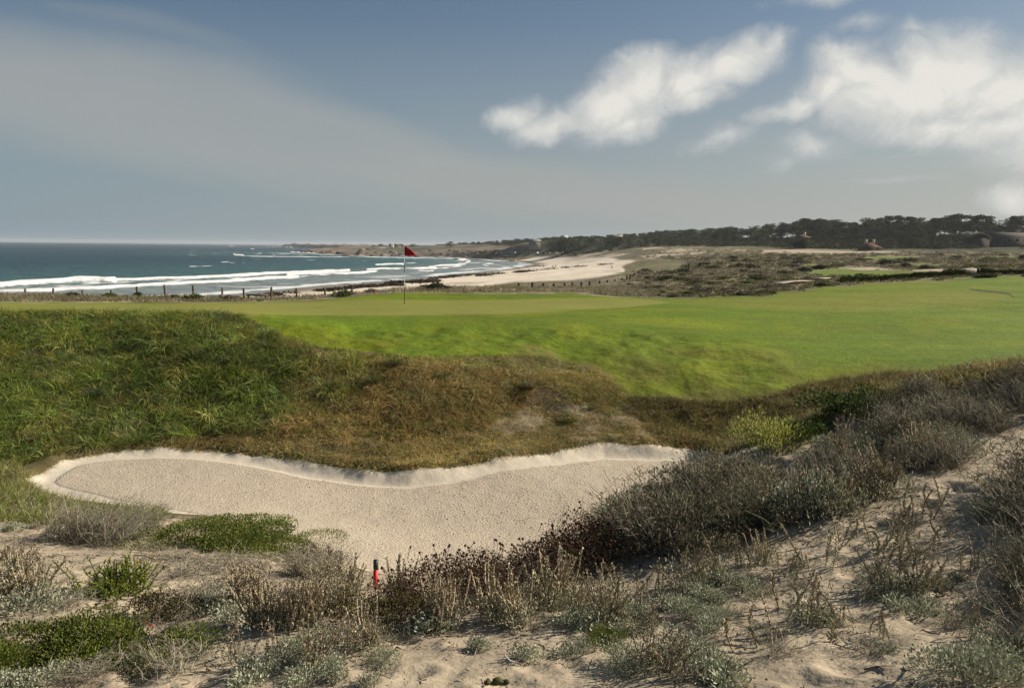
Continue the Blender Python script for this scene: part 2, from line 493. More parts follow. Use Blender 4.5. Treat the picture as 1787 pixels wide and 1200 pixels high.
def ground(X, Y):
    """height, distance inside bunker, distance inside the sea"""
    X = np.asarray(X, float); Y = np.asarray(Y, float)
    z = _tps_eval(_A, _W, _uv(X, Y))
    rr = np.hypot(X, Y)
    # dune lumps
    near = sstep(17, 9, rr)
    z = z + near * ((.02 + .05 * sstep(-.3, .5, fbm(X * .35, Y * .35, 2, 6))) * fbm(X * 1.1, Y * 1.3, 4, 1, .5) + .014 * fbm(X * 3.7, Y * 4.3, 3, 3))
    bk = sstep(12.6, 13.6, Y) * sstep(23.5, 21.5, rr) * (np.abs(X) < 18)
    z = z + bk * sstep(7.5, 5.5, X - .0) * sstep(-26, -20, X) * (.13 * fbm(X * .75, Y * .75, 3, 4) + .05 * fbm(X * 2.3, Y * 2.3, 3, 2))
    z = z + sstep(16, 19, rr) * sstep(60, 45, rr) * .07 * fbm(X * .16, Y * .22, 2, 7)
    mm_ = (rr < 11.5) & (Y > 1.5)
    if mm_.any():
        x, y = X[mm_], Y[mm_]; dz = np.zeros(len(x))
        for (fx, fy, fa, fr, fd) in PITS:
            k = (np.abs(x - fx) < .4) & (np.abs(y - fy) < .4)
            if k.any():
                u = (x[k] - fx) * math.cos(fa) + (y[k] - fy) * math.sin(fa); v = -(x[k] - fx) * math.sin(fa) + (y[k] - fy) * math.cos(fa)
                q = (u / (fr * 1.5)) ** 2 + (v / fr) ** 2
                dz[k] += -fd * np.exp(-q) + .45 * fd * np.exp(-((np.sqrt(q) - 1.5) / .5) ** 2)
        z[mm_] += dz
    mid = sstep(52, 66, rr) * sstep(900, 500, rr)
    z = z + mid * (.5 * fbm(X * .05, Y * .05, 4, 2) + .18 * fbm(X * .22, Y * .22, 3, 5))
    z = z + sstep(200, 500, rr) * sstep(4000, 900, rr) * .8 * fbm(X * .012, Y * .012, 4, 4)
    sb = np.full(X.shape, -9.0)
    m = (rr < 22) & (Y > 6) & (np.abs(X) < 14)
    if m.any():
        x, y = X[m], Y[m]
        wob = .05 * fbm(x * 1.3, y * 1.3, 2, 6)
        s = sdist(x, y, BKW) + wob
        fl = _tps_eval(_BP[:, :2] * .1, _BW, np.stack([x, y], -1) * .1)
        fl = fl + .012 * fbm(x * 3, y * 3, 3, 2)
        far = sstep(10.5, 13, y)
        w = .18 + .22 * far
        k = np.clip(s / w, 0, 1)
        zin = z[m] + (fl - z[m]) * sstep(-.05, 1.0, k)
        edge = .04 * sstep(-.6, -.2, s) * sstep(.0, -.15, s) * (s <= 0) * far      # turf edge stands a little proud
        z[m] = np.where(s > 0, zin, z[m] + edge)
        sb[m] = s
    ss = np.full(X.shape, -999.0)
    m = rr > 140
    if m.any():
        x, y = X[m], Y[m]
        s = sdist(x, y, SEAPOLY)
        rock = sstep(780, 860, rr[m])
        zz = z[m]
        wdt = 95 - 78 * rock
        land = SEA + (np.maximum(zz, SEA + .3) - SEA) * sstep(0, 1, np.clip(-s / wdt, 0, 1)) ** .8
        land = land + rock * sstep(0, 8, -s) * sstep(110, 20, -s) * (1.6 + 2.2 * fbm(x * .045, y * .045, 4, 3))
        z[m] = np.where(s > 0, SEA - .015 * np.minimum(s, 200) - .05, land)
        ss[m] = s
    return z, sb, ss


# polar sheet
_th = np.radians(np.linspace(-52, 52, 1000))
_r = [4.2]
while _r[-1] < 27: _r.append(_r[-1] + .034)
while _r[-1] < 5200: _r.append(_r[-1] * 1.0125)
_r = np.array(_r)
OY = -5.0
GX = np.sin(_th)[None, :] * _r[:, None]; GY = np.cos(_th)[None, :] * _r[:, None] + OY
GZ, GSB, GSS = [a.reshape(GX.shape) for a in ground(GX.ravel(), GY.ravel())]


def zfast(x, y, arr=None):
    arr = GZ if arr is None else arr
    x = np.asarray(x, float); y = np.asarray(y, float) - OY
    r_ = np.hypot(x, y); t = np.arctan2(x, y)
    i = np.interp(r_, _r, np.arange(len(_r))); j = np.interp(t, _th, np.arange(len(_th)))
    i0 = np.minimum(i.astype(int), len(_r) - 2); j0 = np.minimum(j.astype(int), len(_th) - 2)
    a = i - i0; b = j - j0
    return (arr[i0, j0] * (1 - a) * (1 - b) + arr[i0 + 1, j0] * a * (1 - b) + arr[i0, j0 + 1] * (1 - a) * b + arr[i0 + 1, j0 + 1] * a * b)


def hit(px, py, dmin=2.3, dmax=4000):
    """where the view rays through photo points meet the ground"""
    px = np.atleast_1d(np.asarray(px, float)); py = np.atleast_1d(np.asarray(py, float))
    r_ = rays(px, py); r_ = r_ / r_[:, 1:2]
    ds = np.exp(np.linspace(math.log(dmin), math.log(dmax), 1400))
    P = CAM + r_[:, None, :] * ds[None, :, None]
    g = zfast(P[..., 0], P[..., 1])
    below = P[..., 2] < g
    k = np.where(below.any(1), below.argmax(1), len(ds) - 1)
    out = P[np.arange(len(px)), k]
    out[:, 2] = zfast(out[:, 0], out[:, 1])
    return out


# ------------------------------------------------------------------ zones, as outlines lying on the ground
GPX, GPY = project(np.stack([GX, GY, GZ], -1))
GR = np.hypot(GX, GY)
LAWN = [(-400, 548), (0, 543), (330, 547), (400, 546), (450, 563), (500, 585), (560, 607), (640, 617), (720, 622), (800, 626), (900, 620), (960, 624), (1040, 648), (1085, 690), (1180, 694), (1260, 702), (1330, 692), (1420, 670), (1560, 652), (1700, 641), (1850, 633), (2400, 633),
        (2400, 470), (1850, 478), (1787, 481.5), (1650, 488), (1500, 496), (1400, 506), (1320, 517), (1200, 520.5), (1080, 519), (1000, 511.5), (900, 511), (720, 509), (650, 511), (620, 515.5), (560, 523), (300, 528.5), (0, 527.5), (-400, 526)]
GREEN = [(-400, 552), (0, 552), (400, 552), (480, 549), (560, 550), (700, 551), (900, 547.5), (1000, 541), (1100, 535), (1170, 528), (1130, 523), (1000, 521), (880, 523), (760, 524.5), (640, 522.5), (560, 525), (480, 526), (300, 530), (0, 529), (-400, 528)]
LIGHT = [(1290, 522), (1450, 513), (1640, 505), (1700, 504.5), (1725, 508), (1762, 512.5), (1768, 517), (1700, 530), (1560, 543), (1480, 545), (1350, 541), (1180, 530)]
DRY = [(930, 612), (1000, 620), (1040, 640), (1075, 675), (1095, 690), (1060, 690), (1000, 650), (900, 628)]


def zone(poly, dmin, dmax, soft=1.0, wob=0.0, ws=.5, k=0):
    m = (GR > dmin) & (GR < dmax) & (GPX > min(p[0] for p in poly) - 30) & (GPX < max(p[0] for p in poly) + 30) & (GPY > min(p[1] for p in poly) - 15) & (GPY < max(p[1] for p in poly) + 15) & (GY > 1)
    out = np.zeros(GX.shape)
    px, py, x, y = GPX[m], GPY[m], GX[m], GY[m]
    s = sdist(px, py, poly)
    if wob: s = s + wob * fbm(x * ws, y * ws, 4, k)
    out[m] = np.clip(s / soft + .5, 0, 1)
    return out


zl = zone(LAWN, 15.8, 62, 5, 7, .9)
zl = zl * (GR > 15.8)
# behind the mound crest the lawn carries on unseen
hidden = (GY > 22.3) & (GY < 31) & (GPX < 520) & (GPX > -1100) & (GPY < 556)
zl = np.where(hidden & (GPY > 528), 1.0, zl)
zg = zone(GREEN, 22, 34, 2.6, 1.2, .3)
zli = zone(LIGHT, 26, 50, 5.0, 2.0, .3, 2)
zdry = zone(DRY, 16, 24, 14, 26, .9, 3)
FAIR2 = [([(1405, 477.5), (1440, 474), (1480, 471.5), (1595, 472.5), (1640, 474), (1600, 478.5), (1520, 480.5), (1440, 481)], 60, 200), ([(1488, 450.5), (1540, 447.5), (1610, 448.5), (1590, 451.5), (1510, 452.5)], 100, 420),
         ([(1555, 461.5), (1600, 460.3), (1660, 462.5), (1640, 464.5), (1580, 464)], 80, 300), ([(1720, 447.5), (1800, 447), (1800, 450), (1740, 449.5)], 100, 420), ([(1395, 462), (1420, 461), (1440, 464), (1410, 466)], 80, 300), ([(1405, 473.5), (1475, 468.5), (1490, 470), (1420, 476)], 80, 300)]
zf2 = np.zeros(GX.shape)
for p_, a_, b_ in FAIR2: zf2 = np.maximum(zf2, zone(p_, a_, b_, 1.0, .6, .1))

# ---- colours of the ground itself
def mixa(c, m, col):
    return c * (1 - m[..., None]) + np.asarray(col) * m[..., None]

x_, y_ = GX, GY
nz1 = fbm(x_ * .9, y_ * .9, 4, 0); nz2 = fbm(x_ * .09, y_ * .09, 4, 2); nz3 = fbm(x_ * .35, y_ * .35, 4, 5); nz4 = fbm(x_ * .02, y_ * .02, 4, 6)
SAND = (.415, .345, .245)
C = np.ones(GX.shape + (3,)) * np.array(SAND)
C = C * (1 + .10 * nz3[..., None])
# leaf litter, damp dark sand between the plants
C = mixa(C, sstep(.05, .55, nz1 + .5 * nz3) * .45 * (GR < 20), (.22, .175, .125))
# soil below the rough grass of the bank
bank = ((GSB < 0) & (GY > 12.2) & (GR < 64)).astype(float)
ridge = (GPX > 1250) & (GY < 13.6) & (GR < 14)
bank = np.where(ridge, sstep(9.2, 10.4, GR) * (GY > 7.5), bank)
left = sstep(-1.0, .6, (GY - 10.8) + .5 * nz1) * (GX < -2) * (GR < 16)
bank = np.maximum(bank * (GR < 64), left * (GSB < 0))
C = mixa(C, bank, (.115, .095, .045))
SPARSE = [(840, 690), (900, 660), (960, 640), (1050, 660), (1110, 710), (1160, 770), (1030, 775), (860, 800), (700, 790), (640, 760)]
zsp = zone(SPARSE, 13.5, 20, 40, 20, .8)
C = mixa(C, zsp * sstep(-.35, .25, nz1 + .6 * fbm(x_ * 3, y_ * 3, 3, 1)) * .75, (.32, .26, .18))
# beyond the lawn: dune scrub
scrub = sstep(31, 34, GR) * (1 - zl)
sc_col = np.array((.185, .16, .095)) + np.zeros(GX.shape + (3,))
sc_col = mixa(sc_col, sstep(-.1, .35, nz2), (.12, .115, .045))
sc_col = mixa(sc_col, sstep(.05, .45, nz3 + .4 * nz4) * .8, (.36, .30, .21))
C = C * (1 - scrub[..., None]) + sc_col * scrub[..., None]
# dune strip before the fence, paler
strip = sstep(32, 36, GR) * sstep(100, 80, GR) * (GPX < 900)
C = mixa(C, strip * sstep(-.3, .3, nz3), (.40, .33, .23))
# pale open dunes far off
DUNE = [(905, 448), (900, 440), (960, 434), (1060, 430), (1150, 427), (1240, 428), (1290, 432), (1300, 440), (1200, 446), (1110, 450)]
zd = zone(DUNE, 380, 800, 5, 5, .02)
C = mixa(C, zd * sstep(-.25, .05, fbm(x_ * .035, y_ * .02, 3, 6)) * .8, (.17, .155, .10))
C = mixa(C, zd * sstep(.10, .26, fbm(x_ * .07, y_ * .035, 5, 3)) * .9, (.54, .46, .34))
SAND2 = [([(1330, 436.5), (1380, 434), (1465, 434.5), (1560, 437.5), (1580, 442), (1460, 443), (1380, 441.5), (1330, 441)], 200, 520), ([(1450, 467), (1520, 466), (1560, 470), (1500, 472)], 60, 250), ([(1590, 471), (1640, 469), (1660, 474), (1600, 475.5)], 50, 220)]
for p_, a_, b_ in SAND2: C = mixa(C, zone(p_, a_, b_, 2, 3, .1) * .9, (.50, .42, .31))
GRASSY = [(1095, 473), (1085, 462), (1110, 452), (1150, 451), (1195, 456), (1190, 470), (1150, 474)]
C = mixa(C, zone(GRASSY, 150, 480, 14, 16, .05) * (.35 + .3 * nz3), (.15, .16, .06))
# hillside under the trees
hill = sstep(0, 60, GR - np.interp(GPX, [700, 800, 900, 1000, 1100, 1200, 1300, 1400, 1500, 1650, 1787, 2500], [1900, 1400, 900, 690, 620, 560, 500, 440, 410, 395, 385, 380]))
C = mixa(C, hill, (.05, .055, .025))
# rocky point: bare ochre
rocky = sstep(820, 900, GR) * sstep(130, 40, -GSS) * (GSS < 5)
C = mixa(C, rocky, (.25, .20, .145)); C = mixa(C, rocky * sstep(-.1, .4, fbm(x_ * .06, y_ * .06, 4, 1)), (.12, .09, .065))
farland = sstep(900, 1100, GR) * (1 - rocky)
C = mixa(C, farland, (.15, .14, .10)); C = mixa(C, farland * sstep(0, .4, nz4), (.07, .075, .04))
# beach
BEACH = [(300, 530), (470, 521), (560, 514), (640, 507), (760, 503), (830, 500), (900, 492), (990, 489), (1050, 482), (1092, 475), (1085, 466), (1110, 455), (1060, 449), (905, 449), (850, 452), (930, 458), (935, 463), (800, 481), (600, 502), (447, 516), (300, 524)]
zb = zone(BEACH, 105, 780, 3, 3, .05) * (GSS < 0)
zb = np.maximum(zb, sstep(105, 130, GR) * (GPX < 860) * (GR < 420) * (GSS < 0) * (GSS > -160))
bc = np.array((.70, .61, .48)) + np.zeros(GX.shape + (3,))
wet = sstep(-16, -3, GSS + 5 * fbm(x_ * .03, y_ * .03, 3, 2))
bc = mixa(bc, wet, (.20, .17, .135))
wr = sstep(.08, .30, fbm(x_ * .06, y_ * .035, 4, 4) - .45 + sstep(-75, -35, GSS) * sstep(-14, -30, GSS) * .45)
bc = mixa(bc, wr * .38, (.10, .075, .05))
C = C * (1 - zb[..., None]) + bc * zb[..., None]
# bunker
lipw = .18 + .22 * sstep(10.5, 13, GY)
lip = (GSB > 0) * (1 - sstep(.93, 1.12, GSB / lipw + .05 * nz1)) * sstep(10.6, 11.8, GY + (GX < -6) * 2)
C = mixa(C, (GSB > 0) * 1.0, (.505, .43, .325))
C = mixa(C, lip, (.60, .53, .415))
# turf
lc = np.array((.128, .190, .006)) + np.zeros(GX.shape + (3,))
lc = mixa(lc, sstep(-.25, .5, fbm(x_ * .5, y_ * .5, 4, 3)) * .8, (.185, .225, .009))
lc = mixa(lc, sstep(.1, .6, fbm(x_ * 1.3, y_ * 1.3, 4, 1)) * .3, (.16, .15, .03))
lc = lc * (1 + .16 * fbm(x_ * .35, y_ * 1.5, 4, 6)[..., None])
lc = mixa(lc, zdry * .75, (.20, .14, .06))
edge_d = sstep(22, 17.2, GR) * sstep(1000, 1120, GPX)
lc = mixa(lc, edge_d * sstep(-.3, .5, nz1 + .3) * .7, (.15, .125, .035))
gc = np.array((.200, .205, .040)) + np.zeros(GX.shape + (3,)); gc = gc * (1 + .05 * fbm(x_ * .25, y_ * 1.5, 3, 2)[..., None])
lc = lc * (1 - zg[..., None]) + gc * zg[..., None]
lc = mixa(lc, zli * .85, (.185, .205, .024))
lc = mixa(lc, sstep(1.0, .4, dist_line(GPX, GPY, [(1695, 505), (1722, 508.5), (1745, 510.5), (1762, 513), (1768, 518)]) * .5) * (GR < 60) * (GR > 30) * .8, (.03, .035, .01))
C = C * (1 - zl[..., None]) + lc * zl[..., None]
C = mixa(C, zf2, (.15, .20, .025))
C = np.clip(C, .01, .8)

ZI = np.zeros(GX.shape, int)
ZI[zb > .5] = 5
ZI[hill > .5] = 6
ZI[(zl > .5) | (zf2 > .5)] = 3
ZI[(zg > .5) & (zl > .3)] = 2
ZI[GSB > 0] = 1

mat_ground = surface_mat('dune_sand', [(1.4, .78, 1.15, 5), (9, .80, 1.14, 5), (60, .80, 1.12, 4)], [(1.6, .35, .16, 4), (7, .5, .05, 5), (45, .3, .010, 3)], .95, .1)
def bunker_mat():
    m = surface_mat('raked_sand', [(.8, .92, 1.07, 3), (30, .82, 1.10, 3)], [], .95, .1)
    nt = m.node_tree; b = next(n for n in nt.nodes if n.type == 'BSDF_PRINCIPLED')
    tc = N(nt, 'ShaderNodeTexCoord').outputs['Object']
    k = math_n(nt, 'SUBTRACT', 1.0, N(nt, 'ShaderNodeAttribute', attribute_name='smooth').outputs['Fac'])
    rake = N(nt, 'ShaderNodeTexWave'); rake.inputs['Scale'].default_value = 5.5; rake.inputs['Distortion'].default_value = 5; rake.inputs['Detail'].default_value = 3; rake.inputs['Detail Scale'].default_value = .6
    mp = N(nt, 'ShaderNodeMapping'); mp.inputs['Rotation'].default_value = (0, 0, R(38)); nt.links.new(tc, mp.inputs[0]); nt.links.new(mp.outputs[0], rake.inputs[0])
    h = math_n(nt, 'ADD', math_n(nt, 'MULTIPLY', noise(nt, tc, 30, 3, .6), .028), math_n(nt, 'MULTIPLY', noise(nt, tc, 75, 2, .6), .010))
    h = math_n(nt, 'ADD', h, math_n(nt, 'MULTIPLY', rake.outputs['Fac'], .0035))
    h = math_n(nt, 'MULTIPLY', h, k)
    h = math_n(nt, 'ADD', h, math_n(nt, 'MULTIPLY', noise(nt, tc, 9, 4, .6), .010))
    nt.links.new(bump(nt, h, .9, 1.0), b.inputs['Normal'])
    return m


mat_bunker = bunker_mat()
mat_turf = surface_mat('mown_turf', [(.35, .86, 1.12, 3), (3.0, .82, 1.16, 5), (14, .66, 1.32, 5), (60, .7, 1.25, 2)], [(9, .5, .05, 4), (55, .9, .03, 2)], .8, .15)
mat_green = surface_mat('putting_turf', [(.4, .93, 1.06, 3), (4, .93, 1.06, 4), (50, .9, 1.08, 2)], [(40, .3, .01, 2)], .8, .15)
mat_beach = surface_mat('beach_sand', [(.08, .88, 1.1, 5), (.6, .82, 1.12, 5)], [(.5, .5, .3, 4)], .9, .15)
mat_hill = surface_mat('hillside_soil', [(.06, .7, 1.3, 5)], [(.3, .6, .5, 4)], .95, .1)


def emit_zone(name, zi, mat):
    nr, nt_ = GX.shape
    zq = ZI[:-1, :-1]
    ok = (zq == zi)
    zmin = GZ[:-1, :-1]
    ok &= zmin > SEA - 3.2
    i, j = np.nonzero(ok)
    a = i * nt_ + j
    Q = np.stack([a, a + 1, a + 1 + nt_, a + nt_], -1)
    u, inv = np.unique(Q, return_inverse=True)
    V = np.stack([GX.ravel()[u], GY.ravel()[u], GZ.ravel()[u]], -1)
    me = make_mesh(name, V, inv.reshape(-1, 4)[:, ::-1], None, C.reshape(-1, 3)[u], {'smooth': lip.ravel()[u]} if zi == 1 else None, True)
    # sheet seen from above: make sure faces point up
    if me.polygons[0].normal.z < 0: me.flip_normals()
    o = link(name, me, mat); o['kind'] = 'structure'
    return o


emit_zone('ground', 0, mat_ground)
emit_zone('bunker', 1, mat_bunker)
emit_zone('putting_green', 2, mat_green)
emit_zone('fairway', 3, mat_turf)
emit_zone('beach', 5, mat_beach)
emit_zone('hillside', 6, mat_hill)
# ------------------------------------------------------------------ sea
def sea_at(px, py):
    r_ = rays(px, py); t = (SEA - HC) / np.minimum(r_[..., 2], -1e-5)
    return CAM + r_ * t[..., None]

_t2 = np.radians(np.linspace(-58, 20, 900))
_r2 = [150.]
while _r2[-1] < 13000: _r2.append(_r2[-1] * (1.0042 if _r2[-1] < 1600 else 1.012))
_r2 = np.array(_r2)
SX = np.sin(_t2)[None] * _r2[:, None]; SY = np.cos(_t2)[None] * _r2[:, None]
SPX, SPY = project(np.stack([SX, SY, np.full(SX.shape, SEA)], -1))
S_S = np.full(SX.shape, 900.0)
mm = (_r2 < 2600)
S_S[mm] = sdist(SX[mm].ravel(), SY[mm].ravel(), SEAPOLY).reshape(SX[mm].shape)
BREAK = [  # polyline in the photo, half thickness above and below, strength, lift
    ([(-300, 507), (0, 499.5), (60, 495.5), (128, 492), (200, 490.5)], 4.5, 1.0, .8),
    ([(-300, 522), (0, 511.5), (60, 509), (130, 506.5), (240, 501), (330, 495), (430, 489), (480, 486), (520, 484.5)], 3.6, 1.0, .5),
    ([(150, 491.5), (240, 488.5), (330, 485.5), (400, 482), (480, 478), (560, 474.5), (610, 473)], 2.4, .95, .5),
    ([(500, 481), (560, 477.5), (600, 478.5), (640, 476), (657, 474)], 2.3, 1.0, .5),
    ([(640, 471.5), (665, 470), (720, 469.5), (760, 468)], 2.2, 1.0, .5), ([(730, 473), (745, 474), (755, 473)], 2.0, 1.0, .2),
    ([(655, 463.5), (668, 463), (685, 462.5), (704, 462.5)], 1.5, .9, .5),
    ([(748, 466), (770, 464), (795, 463), (812, 460), (820, 457), (812, 454), (800, 453.5)], 2.6, 1.0, .4), ([(760, 468.5), (790, 466), (805, 464.5)], 1.2, 1.0, .1),
    ([(842, 462), (852, 460.5), (860, 460)], 1.4, 1.0, .1), ([(845, 465), (852, 464)], 1.0, .8, .1), ([(800, 471), (835, 469)], 1.0, .7, .1),
    ([(410, 445), (425, 446), (450, 447.5), (560, 448.5), (610, 448)], .9, .85, .1), ([(408, 443.8), (424, 445.3)], 1.3, 1.0, .3),
    ([(560, 440.5), (590, 442.5), (610, 446.5), (660, 449), (720, 450), (790, 452)], 1.1, .75, .1), ([(490, 442.5), (520, 442), (560, 441)], .8, .8, .1),
    ([(540, 435), (560, 435.5)], .8, .9, .1), ([(525, 437.5), (545, 437)], .7, .9, 0), ([(400, 429.6), (408, 429.8)], .7, 1, 0), ([(438, 434.3), (444, 434.3)], .7, 1, 0), ([(452, 442), (456, 442)], .8, 1, 0), ([(508, 439.4), (514, 439.4)], .8, 1, 0), ([(476, 444), (480, 444)], .7, 1, 0), ([(465, 430.8), (470, 431)], .5, 1, 0), ([(585, 437), (600, 438)], .9, .9, 0),
]
foam = np.zeros(SX.shape); lift = np.zeros(SX.shape)
n_f = fbm(SX * .05, SY * .05, 4, 1); n_f2 = fbm(SX * .16, SY * .11, 4, 3); n_f3 = fbm(SX * .02, SY * .02, 3, 5)
for pl, th, st, lf in BREAK:
    m = (SPX > min(p[0] for p in pl) - 12) & (SPX < max(p[0] for p in pl) + 12) & (SPY > min(p[1] for p in pl) - 9) & (SPY < max(p[1] for p in pl) + 9)
    d_ = dist_line(SPX[m], SPY[m] + 1.6 * fbm(SX[m] * .016, SY[m] * .03, 4, 6) * (th > 1.5), pl)
    e = d_ / (th * .62) + .95 * n_f[m] + .65 * n_f2[m] + .5 * n_f3[m]
    foam[m] = np.maximum(foam[m], st * sstep(1.15, .35, e))
    lift[m] = np.maximum(lift[m], 1.9 * lf * sstep(1.1, .1, e))
# lacy foam between the two rows of breakers and behind them
LACE = [(-300, 508), (0, 500), (130, 493), (330, 487), (480, 480), (600, 474), (640, 477), (520, 484), (430, 488), (330, 494), (130, 505), (0, 510), (-300, 520)]
m = (SPY > 465) & (SPY < 525) & (SPX < 700)
lc_ = np.zeros(SX.shape); lc_[m] = sstep(-3, 2, sdist(SPX[m], SPY[m], LACE))
foam = np.maximum(foam, lc_ * sstep(-.45, .5, n_f2 + .4 * n_f) * .80)
# wash over the shallows and the edge of the sheet on the sand
wash = sstep(60, 4, S_S) * sstep(0, 1, S_S)
foam = np.maximum(foam, wash * (.16 + .5 * sstep(.0, .5, n_f + .5 * n_f2)) * (_r2 < 900)[:, None])
foam = np.maximum(foam, sstep(6.5, 2.5, np.abs(S_S - 6 - 4 * n_f3 + 3.0 * n_f)) * .75 * sstep(-.6, .1, n_f2 + n_f3) * (_r2 < 700)[:, None])
foam = np.maximum(foam, sstep(22, 6, S_S + 12 * n_f) * (_r2 > 780)[:, None] * (_r2 < 2300)[:, None] * .85)
# scattered whitecaps
foam = np.maximum(foam, sstep(.50, .62, fbm(SX * .07, SY * .025, 4, 7)) * (_r2 > 480)[:, None] * (_r2 < 4000)[:, None] * (SPX > 330) * .7)
shoal = sstep(330, 20, S_S) * (_r2 < 1500)[:, None]
sea_z = SEA + lift * (1 + .4 * n_f) + (.16 * fbm(SX * .035, SY * .075, 4, 2) + .10 * fbm(SX * .11, SY * .17, 3, 6)) * sstep(4000, 1200, _r2)[:, None] * sstep(-2, 30, S_S)
sea_z += .28 * np.exp(-((np.sin((S_S + 16 * n_f3) * .085) - 1) / .25) ** 2) * sstep(520, 90, S_S) * sstep(15, 60, S_S) * (_r2 < 900)[:, None]
sea_z = np.where(S_S < -3, SEA - .4, sea_z)

deep = np.array((.017, .052, .068)); teal = np.array((.050, .120, .118)); pale = np.array((.20, .235, .225))
SC = deep + np.zeros(SX.shape + (3,))
SC = mixa(SC, sstep(-.2, .5, fbm(SX * .008, SY * .004, 4, 3)) * .45, (.022, .058, .070))
SC = mixa(SC, shoal, teal)
SC = mixa(SC, sstep(110, 25, S_S) * (_r2 < 800)[:, None], pale)


def build_sea():
    keep = (S_S[:-1, :-1] > -22)
    nt_ = SX.shape[1]
    i, j = np.nonzero(keep); a = i * nt_ + j
    Q = np.stack([a, a + nt_, a + 1 + nt_, a + 1], -1)
    u, inv = np.unique(Q, return_inverse=True)
    V = np.stack([SX.ravel()[u], SY.ravel()[u], sea_z.ravel()[u]], -1)
    me = make_mesh('sea', V, inv.reshape(-1, 4), None, SC.reshape(-1, 3)[u], {'foam': foam.ravel()[u]}, True)
    if me.polygons[0].normal.z < 0: me.flip_normals()
    m, nt = new_mat('sea_water')
    tc = N(nt, 'ShaderNodeTexCoord').outputs['Object']
    mp = N(nt, 'ShaderNodeMapping'); mp.inputs['Scale'].default_value = (.55, 1.0, 1.0); nt.links.new(tc, mp.inputs[0])
    h1 = noise(nt, mp.outputs[0], .09, 6, .62); h2 = noise(nt, mp.outputs[0], .5, 4, .6)
    nrm = bump(nt, h1, 1.0, 4.5); nrm = bump(nt, h2, 1.0, .8, nrm)
    fo = N(nt, 'ShaderNodeAttribute', attribute_name='foam').outputs['Fac']
    fz = noise(nt, tc, .40, 6, .75)
    fo2 = ramp(nt, math_n(nt, 'ADD', fo, math_n(nt, 'MULTIPLY', math_n(nt, 'SUBTRACT', fz, .5), .95)), [(.32, 0.0), (.85, 1.0)])
    fo3 = math_n(nt, 'MULTIPLY', fo2, math_n(nt, 'MINIMUM', math_n(nt, 'MULTIPLY', fo, 5), 1.0))
    col = N(nt, 'ShaderNodeAttribute', attribute_name='Col').outputs['Color']
    b = N(nt, 'ShaderNodeBsdfPrincipled'); b.inputs['Roughness'].default_value = .35; b.inputs['IOR'].default_value = 1.33
    b.inputs['Specular IOR Level'].default_value = .14
    nt.links.new(col, b.inputs['Base Color']); nt.links.new(nrm, b.inputs['Normal'])
    f = N(nt, 'ShaderNodeBsdfPrincipled'); f.inputs['Roughness'].default_value = .9; f.inputs['Base Color'].default_value = (.80, .80, .77, 1)
    nt.links.new(bump(nt, fz, .6, .5), f.inputs['Normal'])
    mx = N(nt, 'ShaderNodeMixShader'); nt.links.new(fo3, mx.inputs[0]); nt.links.new(b.outputs[0], mx.inputs[1]); nt.links.new(f.outputs[0], mx.inputs[2])
    o = N(nt, 'ShaderNodeOutputMaterial'); nt.links.new(mx.outputs[0], o.inputs[0])
    ob = link('sea', me, m); ob['kind'] = 'structure'


build_sea()

# ------------------------------------------------------------------ sun and sky
SUN_AZ, SUN_EL = R(74), R(31)
S = Vector((math.cos(SUN_EL) * math.sin(SUN_AZ), math.cos(SUN_EL) * math.cos(SUN_AZ), math.sin(SUN_EL)))
sl = bpy.data.lights.new('sun', 'SUN'); sl.energy = SUN_E; sl.angle = R(.55); sl.color = (1.0, .90, .76)
so = bpy.data.objects.new('sun', sl); so.rotation_euler = S.to_track_quat('Z', 'Y').to_euler(); so.location = (60, 20, 60); COL.objects.link(so)

world = bpy.data.worlds.new("World"); scene.world = world; world.use_nodes = True
nt = world.node_tree; nt.nodes.clear()
sky = N(nt, 'ShaderNodeTexSky'); sky.sky_type = 'NISHITA'; sky.sun_disc = False
sky.sun_elevation = SUN_EL; sky.sun_rotation = SUN_AZ
sky.air_density = 1.0; sky.dust_density = 1.0; sky.ozone_density = 1.0; sky.altitude = 10
skyc = mixc(nt, 1.0, sky.outputs[0], SKY_TINT, 'MULTIPLY')
bg = N(nt, 'ShaderNodeBackground'); bg.inputs[1].default_value = SKY_S
g = N(nt, 'ShaderNodeTexCoord').outputs['Generated']
sp = N(nt, 'ShaderNodeSeparateXYZ'); nt.links.new(g, sp.inputs[0])
azn = math_n(nt, 'ARCTAN2', sp.outputs[0], sp.outputs[1]); eln = math_n(nt, 'ARCSINE', sp.outputs[2])
cb = N(nt, 'ShaderNodeCombineXYZ'); nt.links.new(azn, cb.inputs[0]); nt.links.new(eln, cb.inputs[1])
ae = cb.outputs[0]
# pale marine layer low over the horizon
lowf = ramp(nt, eln, [(0.0, .92), (.12, .60), (.26, .12), (.36, 0.0)])
azr = ramp(nt, math_n(nt, 'ADD', math_n(nt, 'MULTIPLY', azn, .5), .5), [(.20, (3.9, 5.1, 5.9)), (.52, (5.2, 5.8, 6.05)), (.80, (6.9, 7.0, 6.6))])
nt.links.new(mixc(nt, lowf, skyc, azr), bg.inputs[0])


